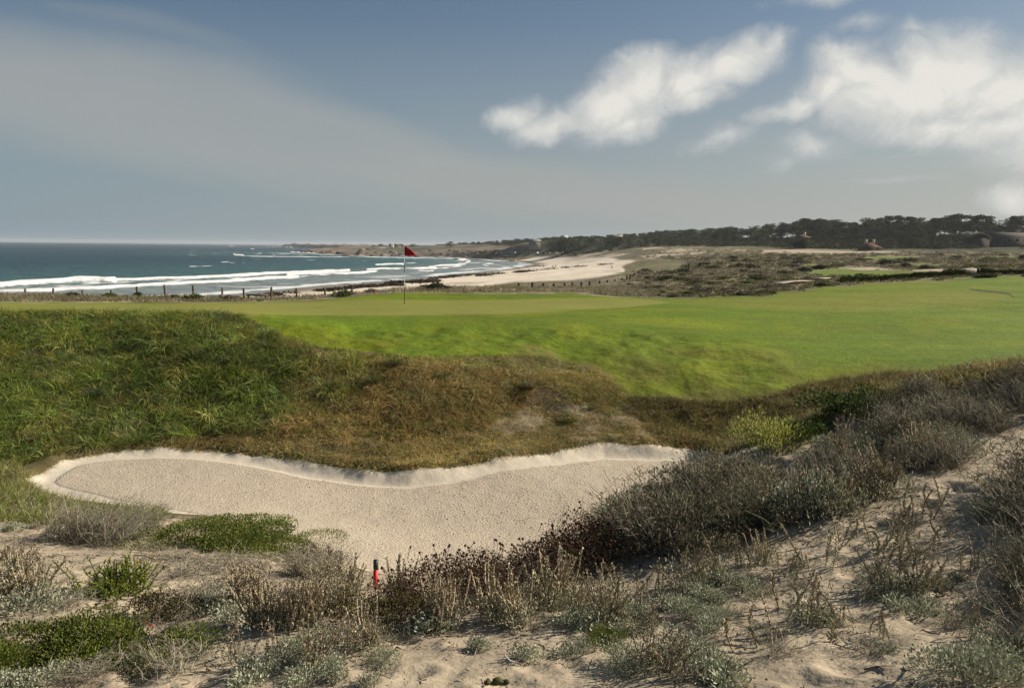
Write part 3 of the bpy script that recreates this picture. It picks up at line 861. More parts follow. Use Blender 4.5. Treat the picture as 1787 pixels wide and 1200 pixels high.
def warp(vec, scale, amt, stretch=(1, 1, 1)):
    mp = N(nt, 'ShaderNodeMapping'); mp.inputs['Scale'].default_value = stretch; nt.links.new(vec, mp.inputs[0])
    n = N(nt, 'ShaderNodeTexNoise'); n.inputs['Scale'].default_value = scale; n.inputs['Detail'].default_value = 5
    nt.links.new(mp.outputs[0], n.inputs['Vector'])
    v = N(nt, 'ShaderNodeVectorMath', operation='SUBTRACT'); nt.links.new(n.outputs['Color'], v.inputs[0]); v.inputs[1].default_value = (.5, .5, .5)
    s = N(nt, 'ShaderNodeVectorMath', operation='SCALE'); nt.links.new(v.outputs[0], s.inputs[0]); s.inputs['Scale'].default_value = amt
    a = N(nt, 'ShaderNodeVectorMath', operation='ADD'); nt.links.new(vec, a.inputs[0]); nt.links.new(s.outputs[0], a.inputs[1])
    return a.outputs[0]


def azel(px, py):
    r_ = rays(px, py); r_ = r_ / np.linalg.norm(r_)
    return math.atan2(r_[0], r_[1]), math.asin(r_[2])


def blobs(vec, lst, shape='lin', grow=1.0):
    out = None
    for (px, py, rx, ry, ang, w) in lst:
        a0, e0 = azel(px, py)
        mp = N(nt, 'ShaderNodeMapping', vector_type='TEXTURE')
        mp.inputs['Location'].default_value = (a0, e0, 0); mp.inputs['Rotation'].default_value = (0, 0, R(ang)); mp.inputs['Scale'].default_value = (rx / F * grow, ry / F * grow, 1)
        nt.links.new(vec, mp.inputs[0])
        ln = N(nt, 'ShaderNodeVectorMath', operation='LENGTH'); nt.links.new(mp.outputs[0], ln.inputs[0])
        v = math_n(nt, 'MULTIPLY', math_n(nt, 'SUBTRACT', 1.0, ln.outputs['Value'], True), w)
        out = v if out is None else math_n(nt, 'MAXIMUM', out, v) if shape == 'max' else math_n(nt, 'ADD', out, v)
    return out


# thin high veil: a long soft band falling from the upper left to the horizon right of the middle
w1 = warp(ae, 3.0, .07, (1, 2.2, 1))
veil = blobs(w1, [(20, 165, 480, 110, -4, .9), (300, 205, 430, 105, -12, .9), (560, 258, 380, 92, -17, .9), (800, 300, 360, 62, -12, 1.0), (1060, 335, 400, 60, -5, 1.0), (1420, 345, 520, 70, 0, .7), (420, 110, 330, 50, -14, .3), (700, 120, 360, 40, -16, .12), (150, 30, 260, 25, -4, .25)])
stv = N(nt, 'ShaderNodeMapping'); stv.inputs['Scale'].default_value = (1.0, 3.4, 1); stv.inputs['Rotation'].default_value = (0, 0, R(10)); nt.links.new(w1, stv.inputs[0])
vn = noise(nt, stv.outputs[0], 4.0, 5, .5)
va = math_n(nt, 'MULTIPLY', ramp(nt, veil, [(.12, 0.0), (.40, .42), (1.0, 1.0)]), math_n(nt, 'ADD', .55, math_n(nt, 'MULTIPLY', vn, .75)))
va = math_n(nt, 'MULTIPLY', va, .62, True)
# cumulus on the right
w2 = warp(warp(ae, 9, .05), 30, .012)
CUM = [(905, 205, 75, 38, 8, .9), (960, 222, 95, 45, 10, .95), (1060, 190, 105, 70, 25, 1.1), (1120, 150, 110, 75, 20, 1.15), (1090, 225, 95, 40, 15, .9), (1200, 135, 110, 60, 12, 1.1), (1280, 112, 100, 50, 12, 1.1), (1335, 88, 58, 30, 10, .8), (1220, 165, 90, 32, 8, .85),
       (1495, 140, 95, 70, -6, 1.1), (1530, 165, 130, 68, 0, 1.15), (1400, 186, 95, 30, 14, .9), (1450, 155, 80, 46, 20, 1.0), (1650, 120, 120, 80, -8, 1.2), (1600, 165, 190, 85, 0, 1.15), (1740, 170, 150, 90, 0, 1.1), (1640, 228, 105, 40, 0, 1.0), (1740, 225, 130, 50, 0, 1.1), (1830, 200, 140, 110, 0, 1.15),
       (1270, 237, 60, 26, 0, .62), (1235, 250, 60, 26, 12, .5), (1420, 262, 75, 34, 0, .62), (1370, 280, 50, 20, 0, .4), (1770, 350, 60, 34, 0, .8), (1510, 45, 60, 22, 10, .42), (1600, 48, 70, 24, -8, .42), (1440, 5, 120, 20, 0, .4)]
cm = blobs(w2, CUM, 'max', 1.08)
fn = noise(nt, w2, 13, 10, .62, .4); fn2 = noise(nt, w2, 42, 8, .65)
dens = math_n(nt, 'ADD', cm, math_n(nt, 'ADD', math_n(nt, 'MULTIPLY', math_n(nt, 'SUBTRACT', fn, .5), .75), math_n(nt, 'MULTIPLY', math_n(nt, 'SUBTRACT', fn2, .5), .22)))
ca = ramp(nt, dens, [(.06, 0.0), (.22, .24), (.50, .72), (.95, .95)])
ca = math_n(nt, 'MULTIPLY', ca, math_n(nt, 'MULTIPLY', cm, 9, True), True)
# small streaks low on the right
w3 = warp(ae, 14, .02, (1, 3, 1))
sk = blobs(w3, [(1560, 315, 110, 9, 1, .8), (1600, 273, 80, 5, 2, .5), (1760, 322, 60, 5, 0, .4)], 'max')
ska = math_n(nt, 'MULTIPLY', ramp(nt, math_n(nt, 'ADD', sk, math_n(nt, 'MULTIPLY', math_n(nt, 'SUBTRACT', fn2, .5), .6)), [(.15, 0.0), (.8, .6)]), math_n(nt, 'MULTIPLY', sk, 6, True))
ca = math_n(nt, 'MAXIMUM', ca, ska)
bv = N(nt, 'ShaderNodeBackground'); bv.inputs[0].default_value = (*VEIL_C, 1); bv.inputs[1].default_value = 1
off = N(nt, 'ShaderNodeVectorMath', operation='ADD'); nt.links.new(w2, off.inputs[0]); off.inputs[1].default_value = (.014, .016, 0)
fs = noise(nt, off.outputs[0], 13, 10, .62, .4)
lit = math_n(nt, 'ADD', math_n(nt, 'MULTIPLY', math_n(nt, 'SUBTRACT', fn, fs), 1.0), math_n(nt, 'MULTIPLY', dens, .9))
ccol = mixc(nt, ramp(nt, lit, [(.10, 0.0), (.85, 1.0)]), CUM_LO, CUM_HI)
bc_ = N(nt, 'ShaderNodeBackground'); nt.links.new(ccol, bc_.inputs[0]); bc_.inputs[1].default_value = 1
m1 = N(nt, 'ShaderNodeMixShader'); nt.links.new(va, m1.inputs[0]); nt.links.new(bg.outputs[0], m1.inputs[1]); nt.links.new(bv.outputs[0], m1.inputs[2])
m2 = N(nt, 'ShaderNodeMixShader'); nt.links.new(ca, m2.inputs[0]); nt.links.new(m1.outputs[0], m2.inputs[1]); nt.links.new(bc_.outputs[0], m2.inputs[2])
wo = N(nt, 'ShaderNodeOutputWorld'); nt.links.new(m2.outputs[0], wo.inputs[0])
world.cycles.sampling_method = 'MANUAL'; world.cycles.sample_map_resolution = 512

scene.view_settings.view_transform = 'Standard'; scene.view_settings.look = 'None'
scene.view_settings.exposure = EXPO; scene.view_settings.gamma = 1
scene.cycles.use_denoising = DENOISE
scene.cycles.max_bounces = 6; scene.cycles.diffuse_bounces = 3; scene.cycles.glossy_bounces = 2; scene.cycles.transmission_bounces = 3; scene.cycles.volume_bounces = 0
scene.cycles.use_adaptive_sampling = True; scene.cycles.adaptive_threshold = .008
# ------------------------------------------------------------------ plants: kinds
LEAF = leaf_mat('leaves', .30)
GRASSM = leaf_mat('grass_blades', .35, .6, .2, .12)
TWIG = leaf_mat('twigs', 0.0, .85, .1, .15)
DRYM = leaf_mat('dry_leaves', .12, .8, .1, .2)
UP = np.array([0, 0, 1.])


def dirs(n, up=.5, flat=1.0):
    d = rng.normal(size=(n, 3)); d[:, :2] *= flat
    d /= np.linalg.norm(d, axis=1, keepdims=True) + 1e-9
    d[:, 2] = np.abs(d[:, 2]) * .6 + up
    return d / np.linalg.norm(d, axis=1, keepdims=True)


def dome_pts(n, rx, ry, h, shell=.55, lumps=7, seed=0):
    """points in a lumpy dome"""
    lr = np.random.default_rng(seed)
    c = np.c_[np.clip(lr.normal(size=(lumps, 2)) * .42, -.62, .62), lr.random(lumps) * .25]
    k = lr.integers(0, lumps, n)
    d = rng.normal(size=(n, 3)); d /= np.linalg.norm(d, axis=1, keepdims=True)
    d[:, 2] = np.abs(d[:, 2])
    rad = (shell + (1 - shell) * rng.random((n, 1)) ** .5) * (.38 + .25 * lr.random(lumps))[k][:, None]
    p = c[k] + d * rad * np.array([1, 1, 1.25])
    p = p * np.array([rx, ry, h]) * 1.15
    p[:, 2] = np.maximum(p[:, 2], 0)
    return p, d


def curve_stems(n, h, spread, lean=(0, 0), K=6, base=.06, bend=.12):
    b = np.c_[rng.normal(size=(n, 2)) * base, np.zeros(n)]
    a = rng.random(n) * 6.283
    out = np.stack([np.cos(a), np.sin(a)], -1) * (rng.random(n) ** .7 * spread)[:, None] + np.array(lean)
    hh = h * (.55 + .55 * rng.random(n))
    bd = rng.normal(size=(n, 2)) * bend
    t = np.linspace(0, 1, K)
    P = np.zeros((n, K, 3))
    P[..., :2] = b[:, None, :2] + out[:, None] * (t ** 1.1)[None, :, None] * hh[:, None, None] + bd[:, None] * (np.sin(t * 3.0) * 1.0)[None, :, None] * hh[:, None, None] * .5
    P[..., 2] = (t ** .92)[None] * hh[:, None] * (1 - .25 * np.linalg.norm(out, axis=1))[:, None]
    P[..., 2] -= .03
    return P


def along(P, n, lo=.25, hi=1.0):
    """random points on the polylines"""
    m, K, _ = P.shape
    k = rng.integers(0, m, n); t = (lo + (hi - lo) * rng.random(n)) * (K - 1)
    i = np.minimum(t.astype(int), K - 2); f = (t - i)[:, None]
    return P[k, i] * (1 - f) + P[k, i + 1] * f, P[k, i + 1] - P[k, i], k


KINDS = {}


PALE = np.array([1.62, 1.58, 1.45])


def sage(n, h, spread, leafn, seed, dark=0.0):
    global rng
    rng = np.random.default_rng(seed)
    st = MB(); P = curve_stems(n, h, spread, K=7)
    c = PALE * pick([(3, (.26, .22, .16)), (2, (.18, .15, .11)), (1, (.12, .095, .07))], n) * (1 - dark * .5)
    rad = np.linspace(1, .6, 7)[None] * (.0052 + .0018 * rng.random((n, 1)))
    st.tubes(P, rad, c, 3)
    q, d, k = along(P, n * 80, .22, 1.0)
    st.leaves(q + rng.normal(size=q.shape) * .004, d / (np.linalg.norm(d, axis=1, keepdims=True) + 1e-9) * .6 + dirs(len(q), .1) * .8, .012 + .010 * rng.random(len(q)), .011, PALE * pick([(3, (.30, .26, .19)), (2, (.20, .18, .12)), (1.5, (.13, .10, .07))], len(q)) * (1 - dark * .5))
    fo = MB(); p, dd = dome_pts(leafn, .15 + spread * .28, .15 + spread * .28, .13 + h * .16, .3, 6, seed)
    fo.leaves(p, dd + UP * .5 + rng.normal(size=p.shape) * .4, .022 + .022 * rng.random(leafn), .010, PALE * pick([(3, (.20, .205, .150)), (2, (.14, .145, .10)), (1, (.27, .26, .20)), (1, (.10, .09, .065))], leafn))
    q, d, k = along(P, n * 16, 0, .45)
    fo.leaves(q, dirs(len(q), .3), .03, .009, PALE * pick([(3, (.18, .185, .135)), (2, (.15, .13, .09))], len(q)))
    return [('stems', st.mesh('sage_stems'), TWIG), ('foliage', fo.mesh('sage_foliage'), DRYM)]


def silver(n, r, h, seed):
    global rng
    rng = np.random.default_rng(seed)
    fo = MB(); lumps = 14
    p, dd = dome_pts(n, r, r, h, .35, lumps, seed)
    fo.leaves(p, dd + UP * .3 + rng.normal(size=p.shape) * .5, .018 + .022 * rng.random(n), .013, 1.2 * PALE * pick([(3, (.20, .22, .165)), (2, (.14, .155, .11)), (1.2, (.225, .23, .18)), (1, (.09, .09, .065))], n))
    st = MB(); P = curve_stems(16, h * 1.3, .9, K=5)
    st.tubes(P, .004, pick([(1, (.20, .17, .125)), (1, (.12, .10, .075))], 16), 3)
    q, d, k = along(P, 16 * 24, .3, 1); fo.leaves(q, dirs(len(q), .2), .022, .011, PALE * pick([(2, (.22, .235, .18)), (1, (.15, .16, .11))], len(q)))
    return [('stems', st.mesh('silver_stems'), TWIG), ('foliage', fo.mesh('silver_foliage'), DRYM)]


def brush(n, h, spread, seed, lean=(0, 0), cols=None, sub=5, leafn=0, leafc=None, rad=.0036):
    global rng
    rng = np.random.default_rng(seed)
    cols = cols or [(3, (.29, .26, .185)), (2, (.205, .185, .13)), (2, (.40, .36, .27)), (1, (.09, .072, .055))]
    st = MB(); P = curve_stems(n, h, spread, lean, K=6, base=.10, bend=.35)
    st.tubes(P, np.linspace(1, .4, 6)[None] * rad * (.7 + .8 * rng.random((n, 1))), pick(cols, n), 3)
    q, d, k = along(P, n * sub, .2, .95)
    d = d / (np.linalg.norm(d, axis=1, keepdims=True) + 1e-9)
    e = d * .6 + rng.normal(size=q.shape) * .6 + UP * .15; e /= np.linalg.norm(e, axis=1, keepdims=True)
    L = h * (.12 + .22 * rng.random(len(q)))[:, None]
    kk = rng.normal(size=q.shape) * .25
    P2 = np.stack([q, q + e * L * .5, q + (e + kk) * L], 1)
    st.tubes(P2, np.array([[1, .8, .4]]) * rad * .6, pick(cols, len(q)), 3)
    out = [('branches', st.mesh('brush_branches'), TWIG)]
    if leafn:
        fo = MB(); q, d, k = along(np.concatenate([P2]), leafn, .1, 1)
        fo.leaves(q, dirs(leafn, .1) + d * 3, .022 + .02 * rng.random(leafn), .009, pick(leafc, leafn))
        out.append(('leaves', fo.mesh('brush_leaves'), DRYM))
    return out


def leafy(n, rx, ry, h, cols, seed, ll=.024, lw=.014, up=.4, shell=.55, stems=20, heads=0, stemc=None, lumps=12, mat=None):
    global rng
    rng = np.random.default_rng(seed)
    fo = MB(); p, dd = dome_pts(n, rx, ry, h, shell, lumps, seed)
    fo.leaves(p, dd + UP * up + rng.normal(size=p.shape) * .45, ll * (.6 + .8 * rng.random(n)), lw, pick(cols, n, .18))
    st = MB(); P = curve_stems(stems, h * 1.05, .9, K=5, base=min(rx, ry) * .4)
    P[..., 0] *= 1.0 + (rx - min(rx, ry)); P[..., 1] *= 1.0
    st.tubes(P, .004, pick(stemc or [(1, (.14, .11, .08)), (1, (.08, .06, .045))], stems), 3)
    if heads:
        a = dirs(heads, .9); q, _ = dome_pts(heads, rx, ry, h, .9, lumps, seed)
        P = np.stack([q, q + a * .05, q + a * .10 + rng.normal(size=q.shape) * .01], 1)
        st.tubes(P, .0028, (.07, .045, .03), 3)
        for t in P[:, 2]:
            st.blob(t, .012, (.07, .038, .024), rng.integers(9999), 6, 5, .3)
    return [('stems', st.mesh('shrub_stems'), TWIG), ('foliage', fo.mesh('shrub_foliage'), mat or LEAF)]


def tussock(n, h, cols, seed, droop=.6, spread=.8, w=.010):
    global rng
    rng = np.random.default_rng(seed)
    b = MB(); a = rng.random(n) * 6.283; r = rng.random(n) ** .7
    D = np.stack([np.cos(a) * r * spread, np.sin(a) * r * spread, np.ones(n)], -1)
    P = np.stack([np.cos(a) * r * .08, np.sin(a) * r * .08, np.full(n, -.03)], -1)
    b.blades(P, D, h * (.6 + .6 * rng.random(n)), w, pick(cols, n, .15), droop * (.5 + .8 * rng.random(n)), 4)
    return [('blades', b.mesh('tussock_blades'), GRASSM)]


def paintbrush(seed):
    global rng
    rng = np.random.default_rng(seed)
    st = MB(); P = curve_stems(3, .16, .4, K=4, base=.015)
    st.tubes(P, .003, (.12, .10, .05), 4)
    fl = MB(); q, d, k = along(P, 60, .7, 1.0)
    fl.leaves(q, dirs(60, .6), .024, .010, pick([(3, (.50, .025, .02)), (1, (.34, .012, .015))], 60))
    return [('stems', st.mesh('flower_stems'), TWIG), ('flower', fl.mesh('flower_heads'), LEAF)]


GRN = [(3, (0.1356, 0.1937, 0.0211)), (2, (0.0877, 0.1362, 0.0187)), (1.5, (0.2231, 0.2367, 0.041)), (0.6, (0.3187, 0.2725, 0.0819)), (0.5, (0.0478, 0.0502, 0.0175)), (0.9, (0.3, 0.29, 0.13))]
BUCK = [(3, (0.0749, 0.0462, 0.0257)), (2, (0.0437, 0.0292, 0.0187)), (1.5, (0.1373, 0.0668, 0.0328)), (0.6, (0.0624, 0.0668, 0.0211))]
LUP = [(3, (0.1358, 0.112, 0.0719)), (2, (0.291, 0.2442, 0.1529)), (2, (0.0679, 0.057, 0.0396)), (1.6, (0.1843, 0.234, 0.1169)), (0.8, (0.4269, 0.3764, 0.2519))]
KINDS['sage_a'] = sage(15, .44, .45, 420, 1)
KINDS['sage_b'] = sage(30, .46, .5, 600, 2)
KINDS['sage_c'] = sage(6, .40, .5, 260, 3)
KINDS['sage_d'] = sage(3, .34, .5, 60, 4)
KINDS['sage_e'] = sage(12, .40, .8, 380, 5, .6)
KINDS['sage_f'] = sage(42, .52, .32, 300, 33)
KINDS['silver_a'] = silver(1100, .24, .17, 6)
KINDS['silver_b'] = silver(700, .17, .13, 7)
KINDS['silver_c'] = silver(1900, .38, .24, 8)
KINDS['brush_a'] = brush(70, .55, .9, 9)
KINDS['brush_b'] = brush(110, .6, .8, 10, (.45, .1))
KINDS['brush_c'] = brush(55, .34, 1.3, 11, sub=7)
KINDS['brush_d'] = brush(60, .5, 1.0, 12, cols=[(3, (.135, .122, .08)), (2, (.07, .062, .044)), (1, (.28, .25, .18)), (.7, (.11, .12, .05))], leafn=900, leafc=LUP)
KINDS['brush_e'] = brush(75, .48, 1.0, 13, cols=[(3, (.36, .325, .24)), (2, (.235, .21, .15)), (1, (.12, .098, .07))], leafn=450, leafc=[(2, (.26, .26, .18)), (1, (.34, .29, .21))])
KINDS['mat_a'] = leafy(10500, .62, .40, .16, GRN, 14, .018, .011, .6)
KINDS['mat_b'] = leafy(9500, .56, .38, .18, [(3, (.12, .165, .018)), (2, (.08, .11, .018)), (2, (.18, .19, .028)), (.6, (.09, .07, .04))], 15, .020, .012, .5)
KINDS['buck_a'] = leafy(5200, .52, .40, .34, BUCK, 16, .020, .012, .4, heads=80)
KINDS['buck_b'] = leafy(3600, .38, .34, .26, [(3, (.060, .038, .022)), (2, (.035, .024, .016)), (1.5, (.10, .115, .022)), (1, (.16, .15, .03)), (1, (.11, .055, .028))], 17, .022, .014, .4)
KINDS['lup_a'] = leafy(3600, .62, .52, .50, LUP, 18, .050, .012, .25, .25, 60, stemc=[(1, (.11, .088, .065)), (1, (.05, .04, .032)), (1, (.20, .165, .125))])
KINDS['lup_b'] = leafy(2600, .46, .42, .42, LUP, 19, .046, .011, .3, .25, 50, stemc=[(1, (.11, .088, .065)), (1, (.05, .04, .032)), (1, (.20, .165, .125))])
KINDS['lime'] = leafy(1800, .26, .22, .24, [(3, (.30, .32, .06)), (2, (.40, .38, .11)), (1, (.16, .18, .04))], 20, .028, .007, 1.0, .4, 40, stemc=[(1, (.13, .14, .05))])
KINDS['darkleaf'] = leafy(4200, .45, .32, .30, [(3, (.045, .075, .016)), (2, (.03, .05, .013)), (1, (.12, .12, .02))], 21, .034, .022, .4)
KINDS['tus_green'] = tussock(230, .62, [(3, (.075, .105, .024)), (2, (.11, .125, .035)), (1, (.045, .065, .018)), (.7, (.24, .20, .10))], 22)
KINDS['tus_straw'] = tussock(260, .46, [(3, (.24, .19, .10)), (2, (.17, .14, .065)), (1, (.10, .10, .035))], 23, .35, .9)
KINDS['tus_blue'] = tussock(210, .5, [(3, (.085, .125, .065)), (2, (.06, .09, .045)), (1, (.12, .15, .09))], 24)
KINDS['paint'] = paintbrush(25)


def goldenbush():
    global rng
    rng = np.random.default_rng(26)
    st = MB(); P = curve_stems(130, .23, 1.1, K=5, base=.09, bend=.1)
    st.tubes(P, .003, (.09, .10, .03), 3)
    fo = MB(); q, d, k = along(P, 130 * 34, .15, 1)
    fo.leaves(q, d / (np.linalg.norm(d, axis=1, keepdims=True)) + dirs(len(q), .2), .026, .006, pick([(3, (.16, .21, .03)), (2, (.11, .15, .022)), (1.2, (.25, .26, .05))], len(q)))
    q = P[rng.integers(0, 130, 40), -1]
    fo.leaves(np.repeat(q, 3, 0), dirs(120, .7), .014, .012, (.42, .30, .02))
    return [('stems', st.mesh('goldenbush_stems'), TWIG), ('foliage', fo.mesh('goldenbush_foliage'), LEAF)]


KINDS['golden'] = goldenbush()
rng = np.random.default_rng(99)
NAMES = {'sage': 'sagewort', 'silver': 'sagewort', 'brush': 'dead_shrub', 'mat': 'mat_shrub', 'buck': 'buckwheat_shrub', 'lup': 'dry_shrub', 'lime': 'flowering_shrub', 'darkleaf': 'leafy_shrub', 'tus': 'grass_tussock', 'paint': 'red_wildflower', 'golden': 'goldenbush'}


def plant(kind, loc, scale, label, cat, group=None, rz=None, sz=1.0, tilt=0.0):
    nm = NAMES[kind.split('_')[0]]
    parts = KINDS[kind]
    rz = rng.random() * 6.283 if rz is None else rz
    rot = (tilt * rng.normal(), tilt * rng.normal(), rz)
    s3 = (scale, scale, scale * sz)
    if len(parts) == 1:
        o = link(nm, parts[0][1], parts[0][2], None, loc, rot, s3)
    else:
        o = bpy.data.objects.new(nm, None); o.empty_display_size = .05
        o.location = [float(v) for v in loc]; o.rotation_euler = rot; o.scale = s3
        COL.objects.link(o)
        for pn, me, mt in parts:
            link(pn, me, mt, o)
    return tag(o, label, cat, group)


def out_of_sand(pts):
    """nothing grows in the bunker: step back to its near edge"""
    for p in pts:
        while zfast(p[0], p[1], GSB) > -.15 and p[1] > 5:
            p[:2] *= .985
        p[2] = zfast(p[0], p[1])
    return pts


def plants(kinds, pix, scale, label, cat, group, jit=.2, sz=1.0, tilt=.08):
    pts = out_of_sand(hit([p[0] for p in pix], [p[1] for p in pix]))
    for i, p in enumerate(pts):
        s = scale * (pix[i][2] if len(pix[i]) > 2 else 1.0) * (1 + jit * (rng.random() * 2 - 1))
        plant(kinds[rng.integers(len(kinds))], p, s, label, cat, group, None, sz, tilt)


def scatter(poly, n):
    xs = [p[0] for p in poly]; ys = [p[1] for p in poly]
    out = []
    while len(out) < n:
        x = rng.uniform(min(xs), max(xs), 4 * n); y = rng.uniform(min(ys), max(ys), 4 * n)
        k = in_poly(x, y, poly)
        out += list(zip(x[k], y[k]))
    return out[:n]
# ------------------------------------------------------------------ dune plants in front, each where it grows
def one(kind, px, py, scale, label, cat, rz=None, sz=1.0, tilt=.03, group=None):
    p = out_of_sand(hit(px, py))[0]
    return plant(kind, p, scale, label, cat, group, rz, sz, tilt)


one('mat_a', 360, 945, 1.25, 'long bright green mat shrub spilling over the near edge of the bunker', 'shrub', .12, .95)
one('mat_a', 425, 952, 1.15, 'middle part of the long green mat shrub, dotted with pale dry flowers', 'shrub', 1.6, .9)
one('mat_a', 488, 957, .9, 'green mat shrub at the tip of the long mat, nearest the bunker sand', 'shrub', 3.0, .9)
one('mat_b', 115, 1145, .78, 'bright green ground-hugging shrub patch on sand, lower left of the dune', 'shrub', .2, 1.2)
one('mat_b', 215, 1150, .72, 'yellow-green end of the lower green shrub patch with brown twigs', 'shrub', 2.9, 1.1)
one('golden', 207, 1032, 1.15, 'small upright goldenbush with a few yellow flowers alone on bare sand', 'shrub')
one('buck_b', 285, 1075, .62, 'small rust-brown dried shrub on the sand beside grey sagewort', 'shrub')
one('buck_b', 676, 1088, .70, 'brown shrub with green leaf tips near the red stake', 'shrub', .4)
one('buck_a', 765, 1060, .80, 'dark rust-brown buckwheat shrub overlooking the middle of the bunker', 'shrub', 1.0)
one('buck_a', 858, 1040, .78, 'dark buckwheat shrub with stalked seed heads against the bunker sand', 'shrub', 2.0)
one('buck_a', 960, 1010, .95, 'dark brown buckwheat shrub climbing towards the big dry bush', 'shrub', 4.0)
one('buck_a', 1020, 985, .9, 'blackish shrub in shade under the edge of the big dry bush', 'shrub', 5.0)
one('lime', 1348, 785, 1.5, 'yellow-green feathery shrub glowing at the right end of the bunker', 'shrub', .5, 1.1)
one('darkleaf', 1490, 725, 1.0, 'dark green leafy shrub with pale pink flowers on the dune ridge', 'shrub', .3)
one('darkleaf', 1410, 765, .7, 'low dark green shrub just right of the feathery yellow-green one', 'shrub', .3)
# large dry bush right of the bunker
big = [(1075, 925), (1130, 905), (1190, 925), (1245, 900), (1150, 955), (1210, 965), (1290, 925), (1335, 900), (1250, 855), (1300, 870)]
plants(['lup_a', 'lup_b'], big, .70, 'dry dark bush with curled pods beside the bunker', 'shrub', 'curled dry bushes right of the bunker', .42)
plants(['brush_e', 'sage_e', 'brush_a'], [(1100, 935), (1150, 900), (1180, 875), (1230, 865), (1270, 905), (1310, 880), (1340, 895), (1210, 935), (1130, 960), (1350, 850), (1290, 845)], .78, 'pale bare sprig poking out of the big dry bush', 'shrub', 'pale sprigs in the big dry bush', .35)
plants(['brush_d'], [(1060, 950), (1120, 935), (1180, 950), (1230, 930), (1280, 945), (1160, 890), (1320, 930), (1270, 880)], .82, 'dark twiggy shrub tangled among the curled dry bushes', 'shrub', 'dark twiggy shrubs in the big bush', .2)
plants(['silver_a', 'silver_b'], [(1160, 850), (1205, 845), (1245, 845), (1180, 915), (1285, 870), (1130, 905), (1150, 870), (1225, 890), (1265, 925)], 1.0, 'grey-green leafy sagewort growing out of the dry bush', 'sagewort', 'grey-green sagewort in the big bush', .2)
plants(['brush_d', 'lup_b', 'brush_e', 'brush_d'], [(1830, 1010), (1850, 1080), (1880, 960), (1840, 1150), (1900, 1040), (1860, 900), (1830, 860), (1900, 1130), (1820, 930)], .82, 'dark dry shrub at the very edge of the dune on the right', 'dead shrub', 'dark dry shrubs past the right edge', .25)
plants(['brush_e', 'sage_a', 'silver_a', 'mat_b'], [(-60, 1000), (-120, 1060), (-90, 1140), (-160, 960), (-50, 1180), (-200, 1100)], .7, 'mixed grey dune plant past the left edge', 'shrub', 'grey dune plants past the left edge', .25)
# pale twiggy belt along the right ridge
belt = scatter([(1340, 860), (1420, 800), (1560, 750), (1780, 690), (1840, 720), (1700, 800), (1560, 850), (1440, 905), (1370, 900)], 30)
plants(['brush_a', 'brush_e', 'brush_c', 'brush_e'], belt, .64, 'pale dead twiggy shrub on the right hand dune ridge', 'dead shrub', 'pale dead shrubs along the ridge', .25)
belt2 = scatter([(1500, 720), (1640, 685), (1790, 662), (1860, 690), (1790, 745), (1600, 780), (1500, 790)], 28)
plants(['brush_d', 'brush_a', 'lup_b'], belt2, .54, 'dark brown twiggy shrub near the top of the right ridge', 'dead shrub', 'dark shrubs at the ridge top', .25)
plants(['sage_e', 'sage_a'], [(1400, 905), (1425, 895), (1450, 900), (1475, 890), (1500, 880), (1520, 868), (1440, 880), (1540, 860)], .98, 'grey spiky sagewort standing at the sandy foot of the ridge shrubs', 'sagewort', 'sagewort at the foot of the ridge shrubs', .15)
one('silver_c', 1432, 905, .8, 'tall silver-leaved sagewort at the foot of the grey spiky row', 'sagewort', None, 1.8)
one('silver_a', 1690, 790, .9, 'silver sagewort rosette on the upper right sand slope', 'sagewort')
plants(['sage_c', 'sage_a', 'silver_a', 'silver_c'], scatter([(1400, 800), (1560, 730), (1700, 690), (1800, 700), (1640, 800), (1480, 880)], 20), .8, 'spiky grey sagewort in the upper ridge brush', 'sagewort', 'sagewort in the upper ridge brush', .2)
# sand slope lower right
one('silver_c', 1560, 1050, .55, 'largest grey-green sagewort clump on the right sand slope', 'sagewort', 1.0)
one('sage_e', 1535, 1030, .7, 'dark spiky stems rising from the largest sagewort clump', 'sagewort', 1.0)
one('sage_a', 1600, 1040, .7, 'pale spiky stems on the right of the largest sagewort clump', 'sagewort', 2.0)
one('silver_b', 1420, 1092, .8, 'small grey sagewort casting a long shadow on bare sand', 'sagewort', 2.0)
one('silver_a', 1610, 1075, .6, 'low grey sagewort in front of the largest clump', 'sagewort', 2.0)
one('sage_c', 1418, 1095, .85, 'spiky sagewort stalk beside the small grey one with a long shadow', 'sagewort', 3.0)
one('sage_d', 1315, 1135, .95, 'single dark spiky stalk leaning over the sand at bottom right of centre', 'sagewort', 3.0)
one('sage_d', 1470, 950, .9, 'lone dark seed stalk on the sand above the largest clump', 'sagewort', 1.0)
one('sage_d', 1430, 990, 1.0, 'lone leaning stalk on the sand left of the largest clump', 'sagewort', 2.0)
plants(['sage_d', 'sage_c'], [(1530, 960), (1560, 955), (1640, 945), (1670, 1000), (1390, 1060), (1600, 905), (1625, 900)], .85, 'thin seed stalk on the right sand slope', 'sagewort', 'thin stalks on the right sand slope', .2)
plants(['brush_d'], [(1750, 875), (1780, 895), (1800, 860), (1770, 925)], .6, 'dark twiggy shrub at the right edge on pale sand', 'dead shrub', 'dark twiggy shrubs at the right edge', .2)
plants(['brush_d', 'brush_a'], [(1790, 1010), (1810, 1040), (1775, 1065)], .6, 'bare dark branched shrub at the lower right edge', 'dead shrub', 'bare branched shrubs lower right', .2)
plants(['silver_a', 'silver_c', 'sage_e'], [(1710, 1170), (1755, 1180), (1775, 1150), (1695, 1198)], .52, 'grey sagewort bush filling the bottom right corner', 'sagewort', 'sagewort in the bottom right corner', .15)
one('silver_b', 1735, 905, .9, 'pale green sagewort ball right of the dark twigs at the right edge', 'sagewort')
